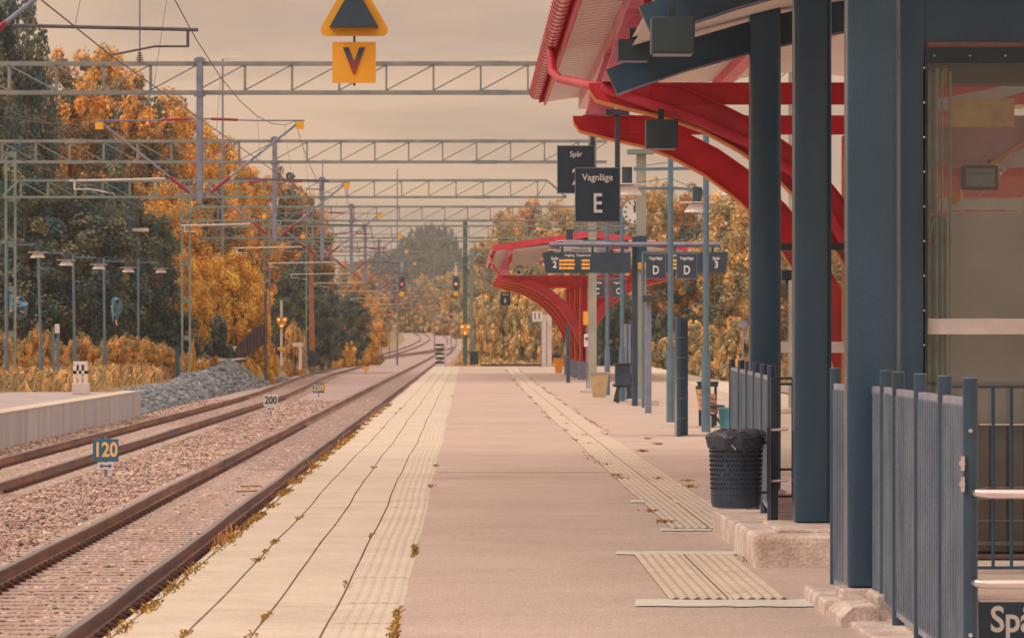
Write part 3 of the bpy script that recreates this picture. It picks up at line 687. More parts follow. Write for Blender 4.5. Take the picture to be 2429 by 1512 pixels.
# ------------------------------------------------------------------ fences
def corr(b, xa, ya, xb, yb, z0, z1, pitch=0.13, amp=0.02):
    L = math.hypot(xb-xa, yb-ya); n = max(8, int(L/pitch*4)); v = []
    nx_, ny_ = -(yb-ya)/L, (xb-xa)/L
    for k in range(n+1):
        f = k/n; o_ = amp*(1 if (k//2) % 2 else -1)
        for z in (z0, z1): v.append((xa+(xb-xa)*f+nx_*o_, ya+(yb-ya)*f+ny_*o_, z))
    b.add(v, [(2*k, 2*k+2, 2*k+3, 2*k+1) for k in range(n)])
def fence(name, posts, label, r, ztop, zp0, zp1, zb):
    t = thing(name, label, 'fence', (posts[0][0], posts[0][1], zb), 'corrugated platform fences')
    for (X, Y) in posts:
        p = MB().cyl((X, Y, zb), (X, Y, ztop), r, n=20).build('post', M_teal2, t, True)
        MB().cyl((X, Y, ztop), (X, Y, ztop+0.004), r*0.96, n=20).build('post_cap', M_grey, p)
        for z in (zp0+0.13, zp1-0.12): MB().cyl((X-0.004, Y-r+0.002, z), (X-0.004, Y-r-0.014, z), 0.010, n=8).build('bolt', M_inox, p)
    for (a, c) in zip(posts[:-1], posts[1:]):
        pb = MB(); corr(pb, a[0], a[1]-r*1.02, c[0], c[1]+r*0.6, zp0, zp1); pa = pb.build('corrugated_panel', M_sheet, t)
        for z in (zp0-0.012, zp1+0.012): MB().bar((a[0], a[1]-r*1.02, z), (c[0], c[1]+r*0.6, z), 0.045, 0.03).build('panel_rail', M_grey2, pa)
    return t
fence('corrugated_fence', [(2.374, 30.0), (2.49, 27.7), (2.463, 26.6), (2.438, 25.05), (2.425, 23.65), (2.414, 22.35)], 'tall corrugated metal fence with thick round posts in the front right corner', 0.036, 1.475, 0.12, 1.345, 0.0)
fence('corrugated_fence', [(2.86, 50.2), (2.78, 47.2), (2.70, 44.6), (2.61, 42.0), (2.53, 39.6), (2.44, 37.3)], 'corrugated fence with round posts behind the litter bin', 0.034, 1.45, 0.32, 1.33, 0.0)
# latch bolts on the last big post and steel handrails leaving it
o = thing('handrail', 'two brushed steel handrail tubes at the right edge', 'handrail', (2.45, 22.3, 0.5))
for z in (0.925, 0.495):
    MB().tube([(2.42, 22.33, z+0.004), (2.44, 22.27, z+0.004), (2.49, 22.25, z), (2.7, 22.25, z), (4.6, 22.25, z)], [0.012, 0.020, 0.0215, 0.0215, 0.0215], 14).build('rail_tube', M_inox, o, True)
MB().cyl((4.5, 22.25, 0), (4.5, 22.25, 0.95), 0.03, n=14).build('post', M_teal2, o, True)
o = thing('gate_hinge', 'pair of small steel hinge fittings on the front fence', 'hinge', (2.37, 22.4, 0.9))
for z in (1.07, 0.97):
    b = MB(); b.box(2.366, 2.382, 22.3, 22.33, z-0.035, z+0.035); b.cyl((2.368, 22.3, z), (2.368, 22.27, z), 0.014); b.build('hinge', M_inox, o)
# ------------------------------------------------------------------ litter bin
t = thing('litter_bin', 'round perforated black litter bin with bag hung on the fence post', 'litter bin', (2.12, 36.6, 0.33))
bx, by, bz0, bz1, br = 2.125, 36.75, 0.335, 0.93, 0.197
prof = [(0.02, 0), (br-0.05, 0), (br-0.012, 0.012), (br, 0.045), (br+0.001, 0.105), (br+0.006, 0.108), (br+0.006, 0.114), (br+0.001, 0.117), (br+0.012, 0.52), (br+0.03, 0.555), (br+0.02, 0.575)]
def lathe(b, prof, cx, cy, z0, n=36, wob=0):
    v = []; m = len(prof)
    for k in range(n):
        a = 2*PI*k/n
        for i, (r, z) in enumerate(prof):
            q = 1+wob*math.sin(a*7+i)*0.5+wob*math.sin(a*13+i*2)*0.5; v.append((cx+r*q*math.cos(a), cy+r*q*math.sin(a), z0+z+(wob*0.25*math.sin(a*9+i) if i else 0)))
    f = []
    for k in range(n):
        for i in range(m-1): f.append((k*m+i, ((k+1) % n)*m+i, ((k+1) % n)*m+i+1, k*m+i+1))
    return b.add(v, f)
M_bin = mat('bin_paint', V(52,62,72), V(36,44,52), 3.0, 0.38, bump=0.15, bscale=30)
bd = lathe(MB(), prof, bx, by, bz0).build('body', M_bin, t, True)
hb = MB()
for r in range(9):
    z = bz0+0.16+r*0.036; n = 44; rr = 0.0085 if r > 3 else 0.007
    for k in range(n):
        a = 2*PI*(k+0.5*(r % 2))/n
        if R.random() < 0.06: continue
        q = br+0.012*(r/9.0)+0.003; c = Vector((bx+q*math.cos(a), by+q*math.sin(a), z)); nn = Vector((math.cos(a), math.sin(a), 0)); hb.cyl(c-nn*0.003, c+nn*0.0025, rr, n=7)
o = hb.build('perforation', mat('hole_dark', V(22,26,30), V(18,22,26), 3.0, 0.9), bd); 
lathe(MB(), [(0.08, 0.53), (br-0.02, 0.56), (br+0.025, 0.585), (br+0.045, 0.565), (br+0.036, 0.52), (br+0.022, 0.475)], bx, by, bz0, 60, 0.05).build('bin_bag', M_bag, t, True)
lathe(MB(), [(0.0, 0.62), (0.12, 0.618), (0.2, 0.60), (0.22, 0.585)], bx+0.02, by+0.03, bz0, 40, 0.04).build('bag_top', M_bag, t, True)
b = MB(); b.box(2.36, 2.385, 36.6, 36.64, 0.40, 0.97); b.box(2.30, 2.37, 36.7, 36.74, 0.84, 0.86); b.box(2.30, 2.37, 36.7, 36.74, 0.45, 0.47); b.build('hanger_bracket', M_black, t)
b = MB(); [b.add([(bx-0.05+k*0.06, by-br-0.018, bz0+0.50), (bx-0.02+k*0.06, by-br-0.020, bz0+0.52), (bx-0.015+k*0.06, by-br-0.016, bz0+0.46)], [(0, 1, 2)]) for k in range(2)]; b.build('torn_label', M_pale, t)
t = thing('bin_post', 'square dark post carrying the perforated litter bin', 'post', (2.42, 36.7, 0.2))
MB().box(2.395, 2.455, 36.7, 36.76, 0.19, 1.36, 0.008).build('post', M_black, t)
b = MB()
for z in (0.95, 0.55): b.cyl((2.40, 36.68, z), (2.53, 36.66, z+0.01), 0.012, n=10)
b.build('steel_pin', M_inox, t, True)
# wire loop frame behind the pillars
t = thing('cable_frame', 'thin dark wire frame standing between the two right hand fences', 'frame', (2.6, 40, 0.2))
for (x, z0, z1) in ((2.62, 0.32, 1.33), (2.80, 0.32, 1.33), (2.83, 0.25, 1.45)): MB().cyl((x, 40, z0), (x, 40, z1), 0.012, n=8).build('upright', M_black, t, True)
for z in (1.33, 1.28, 0.55, 0.32): MB().cyl((2.55, 40, z), (2.85, 40, z), 0.010, n=8).build('cross_wire', M_black, t, True)
# ------------------------------------------------------------------ glass lift house on the right
t = thing('glass_lift_house', 'glass lift house with dark steel frame and white safety band', 'lift house', (3.3, 34.5, 0))
Yg = 34.4
MB().box(3.20, 3.38, Yg, Yg+0.3, 0.1, 6.5, 0.015).build('corner_post', M_teal, t, True)
M_strip = mat('brown_strip', V(132,88,70), V(104,72,62), 6.0, 0.6)
lb = MB().box(3.38, 7.0, Yg+0.02, Yg+0.3, 3.83, 6.5).build('lintel', M_teal, t)
MB().box(3.40, 7.0, Yg+0.0, Yg+0.018, 3.815, 3.85).build('lintel_edge', M_strip, lb)
MB().box(3.38, 7.0, Yg-0.0, Yg+0.1, 3.70, 3.814).build('head_frame', M_black, t)
MB().box(3.382, 3.40, Yg-0.02, Yg+0.06, 0.1, 3.70).build('side_frame', M_black, t)
b = MB()
for z in np.arange(0.6, 3.7, 0.255): b.cyl((3.375, Yg-0.012, z), (3.375, Yg-0.002, z), 0.008, n=8)
for x in np.arange(3.45, 6, 0.262): b.cyl((x, Yg-0.012, 3.75), (x, Yg-0.002, 3.75), 0.008, n=8)
b.build('bolt', M_inox, t)
MB().box(3.40, 7.0, Yg+0.03, Yg+0.045, 0.1, 3.70).build('front_glass', M_glass, t)
MB().box(3.40, 3.412, Yg+0.05, Yg+3.2, 0.1, 3.70).build('side_glass', M_glass, t)
MB().box(3.40, 7.0, Yg+3.2, Yg+3.212, 0.1, 3.70).build('rear_glass', M_glass, t)
MB().box(3.40, 7.0, Yg+0.02, Yg+0.028, 1.70, 1.815).build('safety_band', M_pale, t)
M_pgrn = mat('pale_green_edge', V(176,184,166), V(120,140,124), 4.0, 0.4)
b = MB(); [b.box(3.40+dx, 3.40+dx+wd, Yg+0.25, Yg+0.3, 0.1, 3.65) for dx, wd in ((0.03, 0.015), (0.085, 0.02), (0.13, 0.012), (0.19, 0.012))]
b.build('glass_edge_profile', M_pgrn, t)
MB().box(3.412, 3.585, Yg+0.42, Yg+0.44, 0.6, 2.58).build('green_glass_panel', mat('green_glass', V(112,134,116), V(92,112,100), 1.5, 0.3), t)
MB().box(3.412, 3.50, Yg+0.46, Yg+0.48, 2.60, 3.65).build('grey_glass_panel', mat('grey_glass', V(168,150,140), V(130,128,122), 1.5, 0.3), t)
MB().box(3.61, 7.0, Yg+0.6, Yg+0.66, 1.03, 2.62).build('frosted_panel', M_frost, t)
MB().box(3.42, 7.0, Yg+0.5, Yg+0.58, 0.56, 1.02).build('lower_panel', mat('dark_panel', V(84,78,74), V(70,68,68), 2.0, 0.7), t)
MB().box(3.42, 7.0, Yg+0.40, Yg+0.7, 0.47, 0.55).build('sill', M_tan, t)
MB().box(3.42, 7.0, Yg+0.7, Yg+1.0, 0.05, 0.46).build('dark_recess', M_black, t)
b = MB(); b.box(3.42, 7, Yg+0.6, Yg+0.68, 0.12, 0.15); b.box(3.42, 7, Yg+0.6, Yg+0.68, 0.30, 0.31); b.build('recess_ledge', M_tan, t)
def sheet_poly(pts, Y, nm, m_, par, th=0.03):
    P = [D(x, y, Y) for x, y in pts]; o_ = MB().prism([(p[0], p[2]) for p in P], Y, Y+th); return o_.build(nm, m_, par)
M_mauve = mat('mauve_reflection', V(196,134,134), V(160,104,108), 1.6, 0.5); M_pgrey = mat('pale_grey_panel', V(232,214,210), V(196,184,182), 2.0, 0.4)
sheet_poly([(2206,262), (2215,236), (2428,196), (2428,172), (2500,160), (2500,205), (2428,218), (2270,262)], Yg+2.0, 'reflected_roof_strip', M_pgrey, t)  # coloured sheets standing in for the roof's reflection in the lift glass
sheet_poly([(2210,380), (2215,300), (2330,292), (2500,262), (2500,320), (2428,352), (2330,392), (2262,400)], Yg+2.1, 'reflected_roof', M_mauve, t)
sheet_poly([(2335,396), (2428,334), (2500,290), (2500,300), (2428,342), (2350,397)], Yg+2.05, 'reflected_trim', M_orange, t, 0.02)
sheet_poly([(2352,397), (2428,346), (2500,302), (2500,397)], Yg+2.2, 'reflected_wall', M_frost, t)
M_ctl = mat('teal_case', V(6,42,64), V(5,36,54), 3.0, 0.5)
# machinery inside the lift house
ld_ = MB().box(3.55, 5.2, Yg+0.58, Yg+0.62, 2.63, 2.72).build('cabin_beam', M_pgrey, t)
tag(MB().cyl(D(2263, 470, Yg+0.55), D(2263, 470, Yg+0.57), 0.045, n=16).build('round_sticker', M_yel), 'round orange sticker behind the lift glass left of the control box', 'sticker')
q = thing('control_panel', 'small teal framed control box seen through the lift glass', 'control box', (3.72, Yg+0.7, 3.0))
b = MB(); a = D(2280, 450, Yg+0.7); c = D(2368, 392, Yg+0.7); b.box(a[0], c[0], Yg+0.7, Yg+0.8, a[2], c[2], 0.02); b.build('case', M_ctl, q, True)
MB().box(a[0]+0.035, c[0]-0.03, Yg+0.69, Yg+0.698, a[2]+0.025, c[2]-0.025).build('panel_face', M_grey, q)
MB().box(a[0]+0.05, c[0]-0.05, Yg+0.683, Yg+0.688, c[2]-0.065, c[2]-0.055).build('display_strip', M_sblue, q)
MB().cyl((c[0]-0.07, Yg+0.72, c[2]+0.03), (c[0]-0.07, Yg+0.75, c[2]+0.03), 0.018).build('knob', M_black, q)
q = thing('extinguisher', 'two red bottles with looped hoses inside the glass lift house', 'extinguisher', (3.5, Yg+0.35, 2.3))
for px_ in (2212, 2236):
    a = D(px_, 580, Yg+0.35); b = MB(); b.cyl((a[0], a[1], a[2]), (a[0], a[1], a[2]+0.075), 0.016, n=12); b.build('bottle', M_red, q, True)
b = MB(); b.tube([D(2205, 575, Yg+0.34), D(2212, 530, Yg+0.34), D(2222, 508, Yg+0.34), D(2238, 505, Yg+0.34), D(2247, 530, Yg+0.34), D(2250, 600, Yg+0.34), D(2249, 900, Yg+0.34)], 0.004, 6); b.build('hose', M_pale, q, True)
q = MB(); a = D(2250, 295, Yg+0.5); c = D(2405, 240, Yg+0.5); q.box(a[0], c[0], Yg+0.5, Yg+0.53, a[2]-0.02, c[2]+0.02)
tag(q.build('yellow_board', mat('ochre_board', V(240,180,118), V(206,146,98), 6.0, 0.8)), 'ochre board seen through the top of the lift glass', 'board')
q = MB(); a = D(2200, 198, Yg+0.9); c = D(2395, 148, Yg+0.9); q.box(a[0], c[0]+1.0, Yg+0.9, Yg+1.3, a[2], c[2])
tag(q.build('ceiling_duct', M_black), 'dark duct under the lift house ceiling', 'duct')
q = MB(); a = D(2212, 200, Yg+0.6); 
for px_ in (2224, 2242): a = D(px_, 200, Yg+0.5); q.box(a[0]-0.014, a[0]+0.012, Yg+0.5, Yg+0.53, a[2], a[2]+0.12)
tag(q.build('orange_strap', M_yel), 'pair of orange straps hanging at the top left of the lift glass', 'strap')
# railing in front of the lift house
t = thing('baluster_railing', 'thin dark railing with upright bars in front of the lift house', 'railing', (3.0, 33.2, 0))
s_ = FPX/33.2
b = MB(); b.box(3.44, 6.0, 33.18, 33.21, 1.315, 1.335); b.build('top_bar', M_teal2, t); b = MB(); b.box(3.44, 6.0, 33.18, 33.21, 0.03, 0.05); b.build('bottom_bar', M_teal2, t)
for k in range(18):
    X = (2311-VX)/s_+k*0.1305; MB().cyl((X, 33.195, 0.05), (X, 33.195, 1.315), 0.0125, n=10).build('baluster', M_teal2, t, True)
# low stair sign in the bottom right corner
a = D(2322, 1520, 24.0); c = D(2470, 1427, 24.0)
t = thing('platform_sign', 'dark sign with white lettering at the bottom right corner below the handrails', 'sign', (a[0], 24.0, 0.1))
MB().box(a[0], a[0]+0.9, 24.0, 24.05, 0.0, c[2], 0.006).build('board', M_signb, t) if 'M_signb' in globals() else MB().box(a[0], a[0]+0.9, 24.0, 24.05, 0.0, c[2]).build('board', M_sign, t)
MB().box(a[0]-0.0, a[0]+0.9, 24.0, 24.06, c[2]+0.002, c[2]+0.012).build('top_edge', M_inox, t)
text('lettering', 'Spår', 0.185, (a[0]+0.055, 23.994, D(0, 1470, 24.0)[2]), M_wht, t, 0.0035, 'LEFT', 0.002, 0.88)
b = MB(); b.box(a[0]+0.27, a[0]+0.30, 23.7, 23.75, -0.1, D(0, 1445, 23.7)[2]); 
# concrete surrounds behind the railing
b = MB(); b.box(3.35, 7.2, 33.4, 34.2, -0.3, 0.0+0.045); tag(b.build('lift_threshold', M_conc), 'flat concrete threshold in front of the glass lift house', 'threshold')
# glass wind screen behind the pillars
t = thing('glass_screen', 'glass wind screen with a white band behind the dark pillars', 'glass screen', (3.1, 46.5, 0))
MB().box(3.0, 4.4, 46.5, 46.515, 0.3, 2.55).build('glass', M_glass, t); MB().box(3.0, 4.4, 46.48, 46.495, 1.53, 1.64).build('band', M_pale, t)
MB().box(2.98, 4.45, 46.45, 46.53, 2.55, 2.62).build('frame', M_black, t); MB().box(2.98, 3.03, 46.45, 46.53, 0.1, 2.549).build('frame', M_black, t)
t = MB(); a = D(1868, 652, 46.0); t.box(a[0]-0.06, a[0]+0.04, 46.0, 46.2, a[2]-0.05, a[2]+0.05, 0.01); t.cyl((a[0], 46.1, a[2]-0.09), (a[0], 46.1, a[2]-0.05), 0.012); tag(t.build('camera_box', M_black), 'small black camera box above the glass wind screen', 'camera')
# ------------------------------------------------------------------ hanging and posted signs
def hang_sign(label, big, x0, y0, x1, y1, Y, side, head='Vagnläge', top=None, group='wagon letter signs along the platform', post_ground=False, hs=0.105, bs=0.30):
    a = D(x0, y1, Y); c = D(x1, y0, Y); X0, X1, z0, z1 = a[0], c[0], a[2], c[2]; wdt = X1-X0
    t = thing('platform_sign', label, 'sign', ((X0+X1)/2, Y, z1), group)
    MB().box(X0, X1, Y, Y+0.05, z0, z1, 0.01).build('board', M_sign, t)
    fr = MB(); fr.box(X0, X1, Y-0.004, Y-0.001, z1-0.012, z1); fr.box(X0, X1, Y-0.004, Y-0.001, z0, z0+0.012); fr.box(X0, X0+0.01, Y-0.004, Y-0.001, z0, z1); fr.box(X1-0.01, X1, Y-0.004, Y-0.001, z0, z1)
    fr.build('rim', M_grey, t)
    text('heading', head, hs*wdt/0.5, ((X0+X1)/2, Y-0.006, z1-0.185*(z1-z0)), M_wht, t, 0.0012, sx=0.92)
    if big: text('letter', big, bs*wdt/0.5, ((X0+X1)/2, Y-0.006, z0+0.33*(z1-z0)), M_wht, t, 0.004, sx=0.74)
    px_ = X1-0.03 if side > 0 else X0+0.03
    if top is not None:
        MB().box(px_-0.028, px_+0.028, Y+0.051, Y+0.107, z0 if not post_ground else 0, top, 0.006).build('pole', M_blue if post_ground else M_sign2, t)
        if not post_ground: MB().box(px_-0.13, px_+0.13, Y+0.03, Y+0.12, top, top+0.07, 0.01).build('mounting_plate', M_sign2, t)
    return t
M_sign2 = mat('pole_grey', V(74,78,84), V(64,70,78), 3.0, 0.5)
hang_sign('square dark sign with wagon letter E hung in front of the track number sign', 'E', 1363, 397, 1471, 527, 51.2, 1, top=4.12)
hang_sign('dark sign with track number 2 half hidden behind the letter E sign', '2', 1321, 345, 1411, 459, 61.5, 1, 'Spår', top=4.55, hs=0.10)
for (x0, x1, sd, lab) in ((1531, 1579, -1, 'dark sign with wagon letter D, left of a pair of letter D signs'), (1604, 1653, -1, 'dark sign with wagon letter D, right of a pair of letter D signs')):
    hang_sign(lab, 'D', x0, 601, x1, 661, 114.0, sd, top=None)
t = thing('sign_bar', 'thin grey bar joining the two wagon letter D signs to a post', 'bar', D(1579, 598, 114.1)); a = D(1525, 598, 114.06); c = D(1660, 598, 114.06)
MB().bar(a, c, 0.04, 0.05).build('bar', M_blue, t); MB().cyl((a[0]+0.0, 114.12, 0), (a[0], 114.12, a[2]), 0.04, n=12).build('post', M_blue, t, True)
for (x0, x1, lab) in ((1400, 1433, 'small dark sign with wagon letter C, left one of two'), (1449, 1483, 'small dark sign with wagon letter C, right one of two')):
    hang_sign(lab, 'C', x0, 662, x1, 705, 167.0, 1, top=None)
t = thing('sign_bar', 'thin grey bar and post carrying the two wagon letter C signs', 'bar', D(1440, 660, 167.1)); a = D(1396, 660, 167.06); c = D(1488, 660, 167.06)
MB().bar(a, c, 0.04, 0.05).build('bar', M_blue, t); MB().cyl((D(1441, 0, 167.12)[0], 167.12, 0), (D(1441, 0, 167.12)[0], 167.12, a[2]), 0.045, n=12).build('post', M_blue, t, True)
hang_sign('small dark sign with wagon letter B under the left tip of the middle canopy', 'B', 1186, 692, 1210, 724, 228.0, 1, top=4.3)
hang_sign('tiny dark sign with wagon letter A on a post near the platform end', 'A', 1295, 718, 1314, 739, 285.0, -1, top=2.9, post_ground=True)
# pale number board next to it
a = D(1262, 762, 282); c = D(1285, 738, 282)
t = thing('number_board', 'small pale board with dark numerals near the platform end', 'sign', (a[0], 282, 0)); MB().box(a[0], c[0], 282, 282.03, a[2], c[2]).build('board', M_pale, t)
text('lettering', '11', 0.5, ((a[0]+c[0])/2, 281.99, (a[2]+c[2])/2), M_sign, t, 0.01); MB().cyl((c[0]-0.05, 282.06, 0), (c[0]-0.05, 282.06, c[2]), 0.035).build('post', M_blue, t)
# warning sign and V plate hanging over the near track side
t = thing('wire_warning_sign', 'large orange sign with dark triangle above an orange plate with letter V', 'sign', D(840, -60, 54))
def roundtri(cx, cz, hw, h, r, n=6):          # rounded triangle outline, apex up
    pts3 = [(cx-hw, cz), (cx+hw, cz), (cx, cz+h)]; o_ = []
    for i in range(3):
        p = Vector((*pts3[i], 0)); a_ = Vector((*pts3[i-1], 0)); b_ = Vector((*pts3[(i+1) % 3], 0))
        u1 = (a_-p).normalized(); u2 = (b_-p).normalized(); bis = (u1+u2).normalized(); ang = u1.angle(u2)/2; cc = p+bis*(r/math.sin(ang))
        s1 = p+u1*(r/math.tan(ang)); s2 = p+u2*(r/math.tan(ang)); v1 = s1-cc; v2 = s2-cc
        a1 = math.atan2(v1.y, v1.x); a2 = math.atan2(v2.y, v2.x)
        while a2 < a1: a2 += 2*PI
        if a2-a1 > PI: a1 += 2*PI; 
        for k in range(n+1): q_ = a1+(a2-a1)*k/n; o_.append((cc.x+r*math.cos(q_), cc.y+r*math.sin(q_)))
    return o_
s54 = FPX/54.0; cx = (840-VX)/s54; zb_ = CZ+(VY-86)/s54
MB().prism(roundtri(cx, zb_, 0.44, 0.78, 0.07), 54.0, 54.02).build('triangle_plate', M_yel, t)
zt_ = CZ+(VY-66)/s54; MB().prism([(cx-0.282, zt_), (cx+0.282, zt_), (cx, zt_+0.50)], 53.835, 53.998).build('dark_triangle', M_sign, t)
a = D(788, 197, 54); c = D(891, 100, 54); MB().box(a[0], c[0], 54.0, 54.02, a[2], c[2]).build('letter_plate', M_yel, t)
M_vl = mat('faded_letter', V(46,58,66), V(150,52,44), 3.0, 0.6); n_ = M_vl.node_tree
g_ = n_.nodes.new('ShaderNodeTexCoord'); sp_ = n_.nodes.new('ShaderNodeSeparateXYZ'); mr_ = n_.nodes.new('ShaderNodeMapRange'); zc_ = (a[2]+c[2])/2-t.location.z
mr_.inputs['From Min'].default_value = zc_-0.12; mr_.inputs['From Max'].default_value = zc_+0.14; rr_ = [q for q in n_.nodes if q.type == 'VALTORGB'][0]; rr_.color_ramp.elements[0].position = 0.15; rr_.color_ramp.elements[1].position = 0.9
n_.links.new(g_.outputs['Object'], sp_.inputs[0]); n_.links.new(sp_.outputs['Z'], mr_.inputs['Value']); n_.links.new(mr_.outputs[0], rr_.inputs[0])
text('letter', 'V', 0.40, ((a[0]+c[0])/2, 53.99, (a[2]+c[2])/2+0.005), M_vl, t, 0.016, sx=0.88)
MB().cyl((cx, 54.05, a[2]-0.03), (cx, 54.05, 7.3), 0.014).build('hanger_rod', M_wire, t)
# ------------------------------------------------------------------ speed boards between the tracks
def board(label, txt, x0, y0, x1, y1, Y, mb, mt, arrow, group='low speed boards between the tracks'):
    a = D(x0, y1, Y); c = D(x1, y0, Y)
    t = thing('speed_board', label, 'sign', ((a[0]+c[0])/2, Y, -0.8), group)
    MB().box(a[0], c[0], Y, Y+0.03, a[2], c[2], 0.012).build('board', mb, t)
    if txt: text('lettering', txt, (c[2]-a[2])*0.88, ((a[0]+c[0])/2, Y-0.004, (a[2]+c[2])/2), mt, t, 0.010*(c[0]-a[0])/0.46, sx=0.80)
    cx_ = (a[0]+c[0])/2
    if arrow:
        w_ = 0.145; z = a[2]-0.075; MB().box(cx_-w_, cx_+w_, Y, Y+0.02, z-0.065, z+0.065).build('arrow_plate', M_pale, t)
        b = MB(); b.box(cx_-0.07, cx_+0.07, Y-0.004, Y-0.001, z-0.014, z+0.014)
        for s_ in (-1, 1): b.prism([(cx_+s_*0.115, z), (cx_+s_*0.06, z+0.045), (cx_+s_*0.06, z-0.045)], Y-0.004, Y-0.001)
        b.build('double_arrow', mb if mb is not M_pale else M_sign, t)
    MB().cyl((cx_, Y+0.05, -0.85), (cx_, Y+0.05, c[2]+0.05), 0.025).build('stake', M_grey, t)
board('blue board reading 120 with a double arrow, nearest of the speed boards', '120', 220, 1040, 281, 1094, 83.0, M_sblue, M_tan2, True)
board('pale board reading 200 with a double arrow, second of the speed boards', '200', 625, 935, 659, 963, 150.0, M_pale, M_sign, True)
board('blue board reading 250 between the tracks, third speed board', '250', 742, 908, 768, 931, 201.0, M_sblue, M_tan2, False)
board('small orange board between the tracks, farthest of the low boards', '', 859, 868, 876, 877, 330.0, M_yel, M_sign, True)
board('small orange board peeping out behind the board reading 250', '', 763, 909, 772, 925, 214.0, M_yel, M_sign, False)
